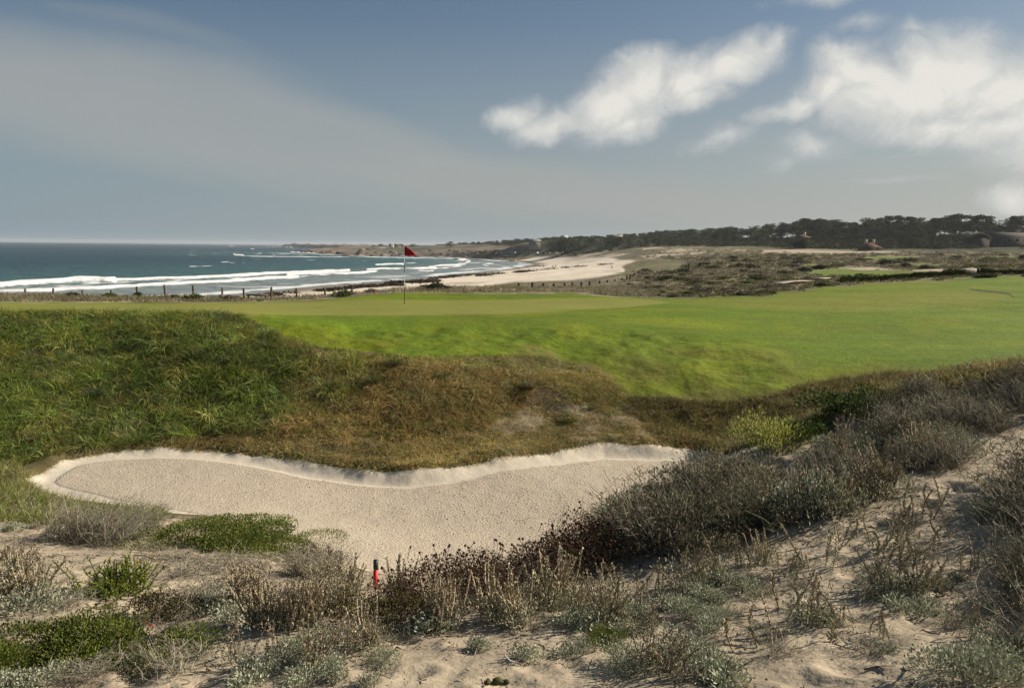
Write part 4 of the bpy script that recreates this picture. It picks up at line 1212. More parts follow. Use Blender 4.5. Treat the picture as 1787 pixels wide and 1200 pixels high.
# sage belt under the bush, middle bottom
plants(['sage_a', 'sage_c'], [(1005, 1075), (1040, 1065), (1080, 1050), (1110, 1070), (1150, 1045), (1185, 1030), (1215, 1020), (1250, 1005), (1060, 1090), (1290, 990), (1330, 985)], .74, 'spiky grey sagewort below the dark dry bush', 'sagewort', 'spiky sagewort below the dry bush', .2)
plants(['silver_a', 'silver_b'], [(1010, 1090), (1070, 1075), (1120, 1085), (1170, 1060), (1210, 1040), (1260, 1020), (1290, 1030), (1240, 1060)], .62, 'grey-green leafy sagewort clump below the dark dry bush', 'sagewort', 'leafy sagewort below the dry bush', .2)
one('sage_f', 768, 1100, .68, 'pale spiky sagewort fanning out in front of the buckwheat shrub', 'sagewort', 1.0, 1.0)
one('silver_b', 760, 1098, .85, 'silver leafy foot of the pale fanning sagewort', 'sagewort', 1.0)
plants(['sage_c', 'sage_d', 'sage_a'], [(862, 1085), (885, 1080), (925, 1070), (955, 1065), (980, 1050), (905, 1095)], .85, 'grey seed stalks in front of the dark buckwheat shrubs', 'sagewort', 'seed stalks before the buckwheat', .15)
plants(['silver_b', 'silver_a'], [(832, 1130), (912, 1150), (1000, 1140)], .45, 'small grey sagewort clump on the sand at the bottom middle', 'sagewort', 'small sagewort on the middle sand', .2)
plants(['silver_a', 'sage_e'], [(1140, 1160), (1175, 1175), (1190, 1140)], .6, 'grey-green sagewort clump at the bottom right of the middle', 'sagewort', 'sagewort clumps along the bottom', .2)
one('silver_b', 1255, 1190, .8, 'grey sagewort tuft at the bottom edge beside a sand hollow', 'sagewort')
one('mat_b', 1065, 1120, .28, 'small ferny green plant among grey sagewort at bottom middle', 'shrub')
# left foreground
plants(['sage_f', 'sage_f', 'sage_b'], [(450, 1085), (480, 1095), (510, 1098), (540, 1090), (425, 1070), (560, 1075)], .64, 'tall pale spiky sagewort thicket left of the red stake', 'sagewort', 'tall sagewort thicket left of the stake', .12)
plants(['sage_a', 'sage_e', 'sage_c'], [(590, 1045), (610, 1030), (575, 1030), (600, 1070), (696, 1050)], .70, 'brownish spiky sagewort around the red stake', 'sagewort', 'sagewort around the red stake', .15)
plants(['silver_a', 'brush_c'], [(330, 1075), (370, 1065), (400, 1080), (350, 1050), (420, 1055)], .68, 'low grey sagewort mixed with dead stems on the left sand', 'sagewort', 'low sagewort on the left sand', .2)
plants(['silver_a', 'sage_a', 'sage_e'], [(15, 1030), (45, 1045), (70, 1020), (25, 1000), (55, 1065), (-15, 1040), (0, 985)], .80, 'grey spiky sagewort at the left edge of the sand', 'sagewort', 'sagewort at the left edge', .15)
plants(['brush_b'], [(150, 945), (190, 950), (225, 940), (255, 935), (120, 940)], .80, 'dead leaning brush beside the green mat shrub', 'dead shrub', 'leaning dead brush left of the mat', .2, .8, .03)
plants(['brush_c'], [(300, 975), (345, 985), (400, 985), (450, 990), (380, 1000), (500, 975), (530, 985), (330, 1000), (270, 960)], .62, 'fallen dead twigs on sand below the green mat', 'dead shrub', 'fallen twigs below the mat', .2, .45)
plants(['buck_b', 'brush_e'], [(560, 985), (580, 1000), (550, 1010), (520, 1005)], .6, 'brown withered shrub at the near edge of the bunker', 'dead shrub', 'withered shrubs at the near bunker edge', .2)
plants(['sage_c', 'sage_a'], [(400, 1160), (470, 1160), (545, 1165), (610, 1150), (640, 1130)], .6, 'grey spiky sagewort at the bottom left of the middle', 'sagewort', 'sagewort along the bottom left', .2)
plants(['silver_b', 'silver_a', 'silver_c'], scatter([(330, 1120), (660, 1110), (690, 1200), (340, 1200)], 9), .36, 'low grey sagewort spreading at the bottom, left of the middle', 'sagewort', 'low sagewort at the bottom left of middle', .3)
plants(['silver_a', 'silver_c', 'sage_c'], scatter([(980, 1080), (1260, 1050), (1240, 1200), (1080, 1200)], 14), .38, 'grey-green sagewort spreading below the dry bush towards the bottom', 'sagewort', 'spreading sagewort below the dry bush', .3)
plants(['silver_b', 'brush_c', 'sage_c'], scatter([(1300, 1000), (1500, 930), (1720, 920), (1720, 1120), (1500, 1130), (1300, 1100)], 16), .36, 'small grey plant dotted on the right sand slope', 'shrub', 'small plants dotted on the right slope', .3)
plants(['brush_c', 'silver_b', 'brush_c', 'sage_d'], scatter([(1280, 1010), (1480, 925), (1780, 780), (1780, 1150), (1280, 1190)], 30), .30, 'tiny dry plant low on the bare right slope', 'shrub', 'tiny dry plants on the right slope', .4, .6)
plants(['silver_b', 'silver_a'], [(440, 1190), (520, 1192), (580, 1190), (540, 1130), (30, 1195), (70, 1200)], .48, 'low pale sagewort rosettes along the bottom of the sand', 'sagewort', 'pale rosettes along the bottom', .2)
plants(['brush_c', 'brush_e'], [(300, 1110), (340, 1125), (150, 1180), (230, 1175), (300, 1170), (60, 1100), (110, 1060), (640, 1115), (700, 1110), (290, 1150)], .5, 'flattened dead twigs lying on the lower left sand', 'dead shrub', 'flattened dead twigs lower left', .2, .5)
plants(['silver_b', 'buck_b'], [(20, 925), (60, 922), (100, 928), (-20, 930)], .5, 'small red-tinged plant below the grass at the left edge', 'shrub', 'small plants below the left grass', .2)
plants(['sage_c'], [(25, 905), (60, 900), (100, 915)], .9, 'pale sagewort among the grass at the left edge', 'sagewort', 'sagewort among the left grass', .1)
for px, py, l in [(837, 1073, 'red wildflower in front of the middle buckwheat shrub'), (758, 1105, 'red wildflower at the foot of the pale fanning sagewort'), (614, 1130, 'red wildflower on the sand below the brown and green shrub'), (264, 1100, 'red wildflower right of the lower green patch'), (156, 1122, 'red wildflower inside the lower green shrub patch'), (415, 1060, 'red wildflower beside the tall spiky thicket'), (1208, 882, 'red wildflower inside the big dry bush'), (1245, 945, 'red wildflower low on the big dry bush'), (62, 925, 'red wildflower below the grass at the far left'), (140, 908, 'red wildflower before the leaning dead brush')]:
    one('paint', px, py, .5, l, 'wildflower')


# red stake
def stake():
    p = hit(655, 1028)[0]
    d = float(p[1]); hgt = 58 * d / F
    r = bpy.data.objects.new('marker_stake', None); r.location = p; r.rotation_euler = (0, .03, R(28)); COL.objects.link(r)
    tag(r, 'short red wooden stake with a dark green top at the near bunker edge', 'stake')
    b = MB(); b.box((0, 0, hgt * .31), (.028, .028, hgt * .62), (.5, .5, .5)); link('post', b.mesh('stake_post'), plain_mat('stake_red', (.60, .022, .015), .55, .4, 30, .85, 1.1), r)
    b = MB(); b.box((0, 0, hgt * .81), (.030, .030, hgt * .30), (.5, .5, .5)); b.box((0, 0, hgt * .97), (.026, .026, hgt * .02), (.5, .5, .5), 0, .6)
    link('cap', b.mesh('stake_cap'), plain_mat('stake_green', (.025, .045, .032), .55, .4, 30, .85, 1.1), r)


stake()


# pods and the curved white stick in front of them
def pods():
    for i, (px, py, s, l) in enumerate([(868, 1192, .026, 'larger olive-green round pod lying on the sand by a curved white stick'), (851, 1194, .020, 'smaller olive-green pod lying left of the larger one'), (884, 1193, .017, 'smallest olive pod right of the larger one')]):
        p = hit(px, py)[0]; b = MB()
        b.blob((0, 0, s * .55), (s, s * .8, s * .62), (.085, .090, .022), 40 + i, 14, 9, .07)
        b.tubes(np.array([[[s * .8, 0, s * .6], [s * 1.15, 0, s * .65], [s * 1.4, .01, s * .5]]]), .004, (.09, .08, .04), 5)
        tag(link('seed_pod', b.mesh('seed_pod', True), LEAF, None, p, (0, 0, i * 1.3)), l, 'seed pod')
    p = hit(900, 1172)[0]; b = MB(); t = np.linspace(0, 1, 9)
    P = np.stack([(t - .5) * .11, .02 + 0 * t, .03 + .05 * (2 * t - 1) ** 2 + .02 * t], -1)[None]
    b.tubes(P, np.linspace(.004, .002, 9)[None], (.55, .52, .45), 6)
    tag(link('curved_stick', b.mesh('curved_stick', True), TWIG, None, p, (0, 0, .1)), 'white curved stick on the sand behind the olive pods', 'stick')


pods()


# ------------------------------------------------------------------ twigs, leaf litter on the sand
def litter():
    n = 150000
    x = rng.uniform(-11, 11, n); y = rng.uniform(2.2, 11.5, n)
    z = zfast(x, y); px, py = project(np.stack([x, y, z], -1))
    s = zfast(x, y, GSB)
    dens = sstep(-.15, .45, fbm(x * 1.2, y * 1.2, 4, 0) + .5 * fbm(x * 3, y * 3, 3, 4))
    w = .20 + .8 * dens
    bare = in_poly(px, py, [(1560, 860), (1700, 800), (1787, 770), (1787, 850), (1600, 950), (1500, 1200), (1230, 1200), (1330, 1050), (1440, 940)])
    wood = in_poly(px, py, [(230, 950), (330, 940), (540, 960), (560, 1010), (420, 1060), (280, 1040), (230, 1000)])
    w = np.where(bare, w * .35, w); w = np.where(wood, 1.6, w)
    keep = (rng.random(n) < w * .62) & (s < -.05) & (px > -60) & (px < 1850) & (py < 1230)
    x, y, z = x[keep], y[keep], z[keep]; m = len(x)
    b = MB()
    k = int(m * .30)
    a = rng.random(k) * 6.283; L = (.025 + .12 * rng.random(k) ** 2.2)
    dx = np.cos(a) * L; dy = np.sin(a) * L
    p0 = np.stack([x[:k], y[:k], z[:k] + .006], -1); x1 = x[:k] + dx; y1 = y[:k] + dy
    p2 = np.stack([x1, y1, zfast(x1, y1) + .004 + .02 * rng.random(k)], -1)
    pm = (p0 + p2) / 2 + rng.normal(size=(k, 3)) * (L * .12)[:, None]; pm[:, 2] = np.maximum(pm[:, 2], zfast(pm[:, 0], pm[:, 1]) + .004)
    b.tubes(np.stack([p0, pm, p2], 1), (.0018 + .003 * rng.random((k, 1)) ** 2), pick([(3, (.22, .18, .13)), (2, (.14, .11, .08)), (1, (.32, .28, .22)), (1.5, (.06, .05, .038))], k), 3)
    q = np.stack([x[k:], y[k:], z[k:] + .006], -1); r = len(q)
    b.leaves(q, dirs(r, .05), .010 + .02 * rng.random(r), .008, pick([(3, (.19, .15, .10)), (2, (.11, .085, .06)), (2, (.20, .20, .15)), (1, (.05, .04, .03))], r))
    o = link('sand_litter', b.mesh('sand_litter'), TWIG)
    tag(o, 'fallen twigs and dry leaf litter scattered over the dune sand', 'litter', None, 'stuff')


litter()


# ------------------------------------------------------------------ clods on the raked bunker floor
def clods():
    n = 17000
    x = rng.uniform(-8.5, 4.5, n); y = rng.uniform(9, 15.6, n)
    s = zfast(x, y, GSB); lw = .18 + .22 * sstep(10.5, 13, y)
    dens = .35 + .65 * sstep(-.3, .4, fbm(x * .8, y * 1.6, 4, 3))
    keep = (s > lw * 1.05) & (rng.random(n) < dens)
    x, y = x[keep], y[keep]; m = len(x); z = zfast(x, y)
    r = .004 + .010 * rng.random(m) ** 3
    V0 = np.array([[1, 0, 0], [0, 1, 0], [-1, 0, 0], [0, -1, 0], [0, 0, .8], [0, 0, -.5]], float)
    a = rng.random(m) * 6.28
    k = r[:, None, None] * (.7 + .6 * rng.random((m, 6, 1)))
    V = V0[None] * k
    ca, sa = np.cos(a)[:, None], np.sin(a)[:, None]
    V = np.stack([V[..., 0] * ca - V[..., 1] * sa, V[..., 0] * sa + V[..., 1] * ca, V[..., 2]], -1) + np.stack([x, y, z + r * .3], -1)[:, None]
    T0 = np.array([[0, 1, 4], [1, 2, 4], [2, 3, 4], [3, 0, 4], [1, 0, 5], [2, 1, 5], [3, 2, 5], [0, 3, 5]])
    T = (np.arange(m) * 6)[:, None, None] + T0[None]
    c = np.repeat(pick([(3, (.44, .35, .24)), (1, (.36, .28, .19)), (.25, (.18, .14, .095))], m), 6, 0)
    b = MB(); b.add(V.reshape(-1, 3), None, T.reshape(-1, 3), c)
    o = link('sand_clods', b.mesh('sand_clods'), TWIG)
    tag(o, 'small clods of raked sand strewn over the bunker floor', 'sand clods', None, 'stuff')


clods()
# ------------------------------------------------------------------ rough grass on the bank
RG1 = [(-350, 548), (0, 543), (330, 547), (400, 547), (450, 565), (500, 587), (560, 612), (650, 622), (600, 655), (540, 690), (470, 725), (400, 742), (300, 762), (150, 780), (30, 810), (-350, 830)]
RG2 = [(540, 650), (640, 622), (720, 626), (900, 645), (940, 660), (900, 715), (820, 745), (700, 765), (600, 765), (470, 745), (400, 740), (520, 690)]
RG3 = [(150, 778), (300, 760), (480, 738), (700, 760), (900, 700), (940, 640), (1060, 655), (1090, 695), (1260, 705), (1250, 785), (1030, 774), (850, 802), (720, 820), (560, 807), (400, 785), (220, 781)]
RG4 = [(1090, 695), (1260, 703), (1340, 690), (1420, 668), (1560, 651), (1700, 639), (1850, 632), (1850, 662), (1700, 668), (1560, 690), (1470, 720), (1390, 760), (1300, 800), (1230, 795), (1210, 775), (1150, 770)]
RGL = [(-350, 820), (30, 808), (52, 825), (48, 842), (90, 872), (180, 890), (285, 897), (255, 925), (150, 925), (40, 915), (-350, 925)]


def grass_tufts(poly, n, nb, L, w, cols, droop, spread, dlo, dhi, rad=.05, lean=(0, 0), mask=None, xr=(-16, 14), yr=(8, 24), segs=3, colf=None):
    xs, ys = [], []
    got = 0
    while got < n:
        x = rng.uniform(*xr, 6 * n); y = rng.uniform(*yr, 6 * n)
        z = zfast(x, y); px, py = project(np.stack([x, y, z], -1))
        rr = np.hypot(x, y)
        k = in_poly(px, py, poly) & (rr > dlo) & (rr < dhi) & (zfast(x, y, GSB) < -.01)
        if mask is not None: k &= mask(x, y)
        xs.append(x[k]); ys.append(y[k]); got += k.sum()
        if k.sum() == 0: break
    x = np.concatenate(xs)[:n]; y = np.concatenate(ys)[:n]; n = len(x)
    hs = 1 + .35 * fbm(x * .8, y * .8, 3, 2)
    x = np.repeat(x, nb); y = np.repeat(y, nb); hs = np.repeat(hs, nb)
    N_ = len(x)
    a = rng.random(N_) * 6.283; r = rng.random(N_) ** .6
    x = x + np.cos(a) * r * rad; y = y + np.sin(a) * r * rad
    P = np.stack([x, y, zfast(x, y) - .02], -1)
    le = np.repeat(np.stack([rng.normal(size=n) * .3 + lean[0], rng.normal(size=n) * .3 + lean[1]], -1), nb, 0)
    D = np.stack([np.cos(a) * r * spread + le[:, 0], np.sin(a) * r * spread + le[:, 1], np.ones(N_)], -1)
    c = pick(cols, n, .2); c = np.repeat(c, nb, 0) * (1 + .12 * rng.normal(size=(N_, 1)))
    if colf is not None: c = c * colf(x, y)[:, None]
    b = MB(); b.blades(P, D, L * hs * (.6 + .7 * rng.random(N_)), w, np.clip(c, .004, 1), droop * (.5 + .9 * rng.random(N_)), segs)
    return b


def merge(bs):
    b = MB()
    for q in bs:
        for V, C_, in zip(q.V, q.C): pass
        n0 = b.n
        b.V += q.V; b.C += q.C
        b.Q += [a + n0 for a in q.Q]; b.T += [a + n0 for a in q.T]; b.n += q.n
    return b


g1 = [(3, (0.1569, 0.2013, 0.0366)), (2, (0.203, 0.2723, 0.0422)), (1.6, (0.203, 0.2604, 0.0872)), (1.0, (0.4058, 0.343, 0.0774)), (0.7, (0.48, 0.4851, 0.1547)), (0.8, (0.0947, 0.1184, 0.0253))]
g2 = [(3, (0.4747, 0.3252, 0.132)), (2, (0.3537, 0.2471, 0.0864)), (1.3, (0.4747, 0.455, 0.216)), (1.4, (0.2616, 0.234, 0.0672)), (1, (0.2153, 0.1431, 0.0529))]
g3 = [(3, (0.4596, 0.3324, 0.1283)), (2, (0.3447, 0.2832, 0.0787)), (1.4, (0.2442, 0.2585, 0.0539)), (1, (0.5244, 0.4925, 0.2382))]
g4 = [(3, (0.2323, 0.1932, 0.0675)), (2, (0.1583, 0.1526, 0.045)), (1.4, (0.3378, 0.2643, 0.1126)), (1, (0.1161, 0.0914, 0.0338))]
gl = [(3, (0.2268, 0.243, 0.0728)), (2, (0.162, 0.2026, 0.0518)), (1.5, (0.3564, 0.324, 0.1378)), (0.8, (0.4374, 0.3646, 0.2106))]
lowmask = lambda x, y: rng.random(len(x)) < .25 + .75 * sstep(-.5, .2, fbm(x * 1.3, y * 1.3, 4, 2))
spm = lambda x, y: rng.random(len(x)) < 1 - .55 * zfast(x, y, zsp) * sstep(-.35, .3, fbm(x * .9, y * .9, 4, 0) + .6 * fbm(x * 3, y * 3, 3, 1))
# green and straw run into each other
gmix = lambda x, y: sstep(-.45, .45, (project(np.stack([x, y, zfast(x, y)], -1))[0] - 500 - .9 * (700 - project(np.stack([x, y, zfast(x, y)], -1))[1])) / 160 + 1.1 * fbm(x * .6, y * .6, 3, 5))
green_m = lambda x, y: rng.random(len(x)) > gmix(x, y)
straw_m = lambda x, y: rng.random(len(x)) < gmix(x, y)
tone = lambda x, y: 1 + .45 * fbm(x * .7, y * .7, 3, 6)
BANKP = RG1 + []
ALL = [(-500, 548), (0, 545), (330, 549), (400, 551), (450, 572), (500, 596), (560, 622), (650, 632), (720, 632), (900, 650), (940, 662), (900, 715), (820, 745), (700, 765), (480, 750), (300, 764), (150, 782), (30, 812), (-500, 840)]
CREST = [(-500, 541), (0, 541), (330, 544), (400, 545), (450, 562), (500, 585), (560, 607), (640, 617), (720, 622), (900, 640), (900, 662), (720, 645), (560, 635), (500, 615), (450, 592), (380, 572), (0, 570), (-500, 570)]
RG5 = [(560, 605), (640, 615), (720, 620), (900, 618), (960, 622), (1040, 646), (1092, 690), (1180, 692), (1180, 720), (1060, 725), (940, 670), (880, 650), (720, 640), (600, 632)]
tufts = [grass_tufts(CREST, 2600, 9, .17, .011, g1 + g2[:1], .5, .8, 15, 34, .06, (.15, -.1), colf=tone, xr=(-26, 4)),
         grass_tufts(ALL, 1100, 44, .50, .013, g1, .8, .95, 12.8, 32, .16, (.25, -.15), mask=green_m, segs=4, colf=tone, xr=(-26, 4)),
         grass_tufts(ALL, 5600, 12, .34, .012, g1, .6, .8, 12.5, 33, .08, (.2, -.1), mask=green_m, colf=tone, xr=(-26, 4)),
         grass_tufts(ALL, 560, 44, .36, .010, g2, .8, .95, 13, 24, .14, (.35, -.1), mask=straw_m, segs=4, colf=tone, xr=(-26, 4)),
         grass_tufts(ALL, 3600, 13, .24, .009, g2 + g1[:2], .65, .85, 12.5, 24, .07, (.3, -.05), mask=straw_m, colf=tone, xr=(-26, 4)),
         grass_tufts(RG3, 14000, 8, .085, .009, g3, .4, 1.1, 12.5, 20, .045, mask=spm, colf=tone),
         grass_tufts(RG5, 5200, 8, .10, .009, g3 + g1[:2], .45, 1.0, 13, 24, .05, colf=tone),
         grass_tufts(RG3, 900, 26, .15, .009, g3 + g2[:2], .6, 1.0, 12.5, 20, .10, mask=spm, colf=tone),
         grass_tufts(RG4, 3600, 12, .26, .009, g4, .55, .8, 9.4, 20, .06, (.2, 0), colf=tone),
         grass_tufts(RG4, 300, 40, .34, .010, g4, .8, .9, 9.4, 18, .14, (.3, 0), segs=4),
         grass_tufts(RGL, 3600, 11, .24, .009, gl, .4, .7, 9.0, 22, .05, (.15, 0))]
o = link('rough_grass', merge(tufts).mesh('rough_grass'), GRASSM)
tag(o, 'long rough grass, green to straw brown, on the bank around the bunker', 'grass', None, 'stuff')


# fringe of turf hanging over the sand face
def fringe():
    pts = []
    for i in range(len(BK) - 1):
        a = np.array(BKW[i]); b_ = np.array(BKW[i + 1]); m = int(np.linalg.norm(b_ - a) * 260)
        t = rng.random((m, 1)); pts.append(a + (b_ - a) * t)
    p = np.concatenate(pts)
    nrm = np.array([0, 1.0]); p = p + np.abs(rng.normal(size=(len(p), 1))) * .07 * nrm + rng.normal(size=p.shape) * .02
    x, y = p[:, 0], p[:, 1]; s = zfast(x, y, GSB); k = (s < .03) & (rng.random(len(x)) < .25 + .75 * sstep(-.3, .3, fbm(x * 1.5, y * 1.5, 3, 3)))
    x, y = x[k], y[k]; n = len(x)
    P = np.stack([x, y, zfast(x, y) - .01], -1)
    D = np.stack([rng.normal(size=n) * .6, -.55 + rng.normal(size=n) * .45, np.full(n, .8)], -1)
    b = MB(); b.blades(P, D, .07 + .09 * rng.random(n), .009, pick(g3 + [(2, (.07, .10, .024))], n, .2), .5 + .5 * rng.random(n), 3)
    o = link('bunker_edge_grass', b.mesh('bunker_edge_grass'), GRASSM)
    tag(o, 'short grass hanging over the sand face of the bunker', 'grass', None, 'stuff')


fringe()
# short blades on the near apron, thin enough to break up the mown surface
APR = LAWN[2:19] + [(1850, 633), (2000, 633), (2000, 500), (1700, 520), (1450, 545), (1200, 535), (900, 549), (450, 550)]
lawn_b = grass_tufts(APR, 60000, 4, .034, .013, [(3, (.085, .125, .005)), (2, (.11, .145, .006)), (1, (.13, .145, .014)), (1, (.055, .09, .006))], .4, 1.0, 15.8, 46, .06, colf=lambda x, y: 1 + .2 * fbm(x * .35, y * 1.5, 4, 6) + .10 * fbm(x * 2.2, y * 2.2, 3, 2), xr=(-10, 30), yr=(15, 42), segs=2, mask=lambda x, y: (zfast(x, y, zg) < .1) & (zfast(x, y, zl) > .5))
o = link('lawn_grass', lawn_b.mesh('lawn_grass'), GRASSM)
tag(o, 'short bright green turf blades on the apron before the green', 'grass', None, 'stuff')

# single tussocks that stand out of the rough
TUS = [('tus_green', 340, 628, 1.15, 'large arching green tussock in the upper rough bank'), ('tus_green', 468, 610, 1.0, 'dark green tussock at the upper edge of the rough by the lawn'), ('tus_straw', 925, 680, .85, 'pale straw tussock standing alone at the right end of the rough'),
       ('tus_green', 690, 640, .8, 'green tussock on the brow above the dry brown grass'), ('tus_green', 655, 672, .9, 'arching tussock just below the brow of the bank'), ('tus_green', 585, 680, .75, 'dark tussock between green rough and brown grass'),
       ('tus_straw', 565, 745, .6, 'straw coloured tussock low in the dry grass'), ('tus_blue', 170, 690, .9, 'bluish green tussock at the left of the rough bank'), ('tus_blue', 290, 640, .85, 'bluish tussock left of the large arching one'),
       ('tus_green', 425, 690, .8, 'mid green tussock in the centre of the rough bank'), ('tus_straw', 60, 770, .75, 'straw tussock at the left end above the bunker'), ('tus_green', 235, 560, .6, 'small tussock on the crest against the putting green'),
       ('tus_blue', 390, 560, .65, 'bluish tussock at the right end of the crest'), ('tus_green', 775, 660, .6, 'low green tussock above the brown windswept grass'), ('tus_green', 520, 655, .8, 'green tussock at the right end of the green rough')]
for k_, px, py, s_, l_ in TUS:
    one(k_, px, py, s_, l_, 'grass tussock')
for px, py, s_, l_ in [(990, 738, .30, 'small green weed on the sparse sandy bank'), (1030, 715, .24, 'small green weed near the top of the sparse bank'), (895, 672, .26, 'pale green weed at the foot of the straw tussock'), (240, 715, .5, 'round-leaved green weed patch low in the rough bank')]:
    one('mat_b', px, py, s_, l_, 'weed')
# ------------------------------------------------------------------ flagstick on the green
def flag():
    base = at(706, 531.5, 28.8); base[2] = zfast(base[0], base[1])
    top = at(706.5, 428, 28.8); H = top[2] - base[2]
    r = bpy.data.objects.new('golf_flag', None); r.location = base; COL.objects.link(r)
    tag(r, 'golf hole flagstick with dark red flag standing on the putting green', 'golf flag')
    b = MB(); n = 24; zs = [0, .30, .30, .535, .535, .70, .70, 1.0]
    cols = [(.03, .028, .025), (.72, .72, .68), (.03, .05, .055), (.72, .72, .68)]
    for i in range(4):
        z0, z1 = zs[2 * i] * H, zs[2 * i + 1] * H
        b.tubes(np.array([[[0, 0, z0], [0, 0, (z0 + z1) / 2], [0, 0, z1]]]), .0125, cols[i], 8)
    b.blob((0, 0, H), .018, (.7, .7, .66), 1, 8, 6, 0)
    link('pole', b.mesh('flag_pole', True), surface_mat('painted_pole', [(8, .92, 1.05, 2)], [], .4, .4), r)
    b = MB(); nu, nv = 22, 12
    u, v = np.meshgrid(np.linspace(0, 1, nu), np.linspace(0, 1, nv))
    L, hh = .46, .34
    wave = .05 * np.sin(u * 8 + v * 1.6) * u + .025 * np.sin(u * 15 - v * 3) * u
    X = .013 + u * L * (.80 + .1 * v); Y = wave
    Z = H - .015 - v * hh * (1 - .62 * u) - u * .22 - .05 * u * u - .03 * np.sin(u * 5) * v
    V = np.stack([X, Y, Z], -1).reshape(-1, 3)
    a = (np.arange(nv - 1)[:, None] * nu + np.arange(nu - 1)[None]).ravel()
    b.add(V, np.stack([a, a + 1, a + 1 + nu, a + nu], -1), None, (.42, .012, .020))
    o = link('flag', b.mesh('flag_cloth', True), leaf_mat('flag_cloth', .25, .7, .2, 0), r)
    md = o.modifiers.new('thickness', 'SOLIDIFY'); md.thickness = .003
    b = MB(); th = np.linspace(0, 2 * math.pi, 17)
    b.tubes(np.stack([.054 * np.cos(th), .054 * np.sin(th), 0 * th + .004], -1)[None], .004, (.7, .7, .68), 5)
    link('cup', b.mesh('hole_cup', True), plain_mat('cup_rim', (.7, .7, .68), .5), r)


flag()

# ------------------------------------------------------------------ fence posts
mat_post = surface_mat('weathered_wood', [(4, .75, 1.2, 4), (30, .7, 1.2, 3)], [(25, .5, .02, 3)], .9, .1)


def post_mesh(seed, w, h, k=1.0):
    lr = np.random.default_rng(seed); b = MB(); t = np.linspace(0, 1, 7)
    P = np.stack([.02 * np.sin(t * 3 + seed), .02 * np.cos(t * 2 + seed), t * h], -1)[None]
    b.tubes(P, (w * .5 * (1 - .12 * t + .06 * lr.normal(size=7)))[None], (.135 * k, .105 * k, .080 * k), 8)
    top = P[0, -1]
    b.blob(top, (w * .46, w * .46, w * .2), (.17 * k, .14 * k, .11 * k), seed, 8, 6, .2)
    return b.mesh('fence_post', True)


PM = [post_mesh(i, .19, 1.5) for i in range(4)]
PD = [post_mesh(10 + i, .26, 1.5, .4) for i in range(4)]
# photo x, top y, distance along the view
left = [(44, 510, 70), (93, 507.6, 70), (145, 509.6, 70), (194, 506, 69), (240, 500, 67), (287, 497, 67), (337, 498, 67), (387, 501.5, 67), (427, 503, 66), (473, 501, 66), (517, 502.5, 67), (567, 503.5, 70), (598, 502, 74), (614, 503, 78)]
right = [(905, 505, 82), (929, 498, 84), (948, 497.5, 86), (966, 497, 89), (985, 497.5, 92), (999, 500, 95), (1015, 499, 100), (1029, 493, 104), (1046, 491.5, 109), (1060, 491, 113), (1073, 487.5, 118), (1086, 485.5, 124), (1094, 480, 129), (1099.5, 478.5, 134), (1106, 477.5, 142), (1114, 475.5, 152), (1121, 474.5, 164), (1128, 473.8, 178), (1135, 473.2, 195)]
WHO = {44: 'leftmost fence post, short, at the left end of the dune', 240: 'leaning fence post, thickest of the left run', 387: 'fence post rising just behind the square sign board', 287: 'tallest fence post left of the low sandy hummock', 337: 'fence post above the low sandy hummock', 427: 'fence post at the left end of the low wooden rail', 473: 'fence post at the right end of the low wooden rail', 929: 'first tall post of the fence run right of the flag'}
for grp, lst in (('fence posts along the dune left of the flag', left), ('fence posts receding to the right of the flag', right)):
    for i, (px, py, d) in enumerate(lst):
        q = at(px, py, d); z0 = zfast(q[0], q[1])
        h = max(q[2] - z0, .55) + .15
        if DBG: print('POST', px, d, round(float(q[2] - z0), 2), project(np.array([q[0], q[1], z0 + h - .15])), 'hit d', hit(px, py + 3)[0][1])
        o = link('fence_post', (PM if lst is left else PD)[i % 4], mat_post, None, (q[0], q[1], z0 - .15), (.03 * rng.normal(), (.13 if px == 240 else .03 * rng.normal()), rng.random() * 6), (1, 1, h / 1.5))
        tag(o, WHO.get(px, 'weathered wooden fence post in the run left of the flag' if lst is left else 'dark wooden fence post in the run right of the flag'), 'fence post', grp)


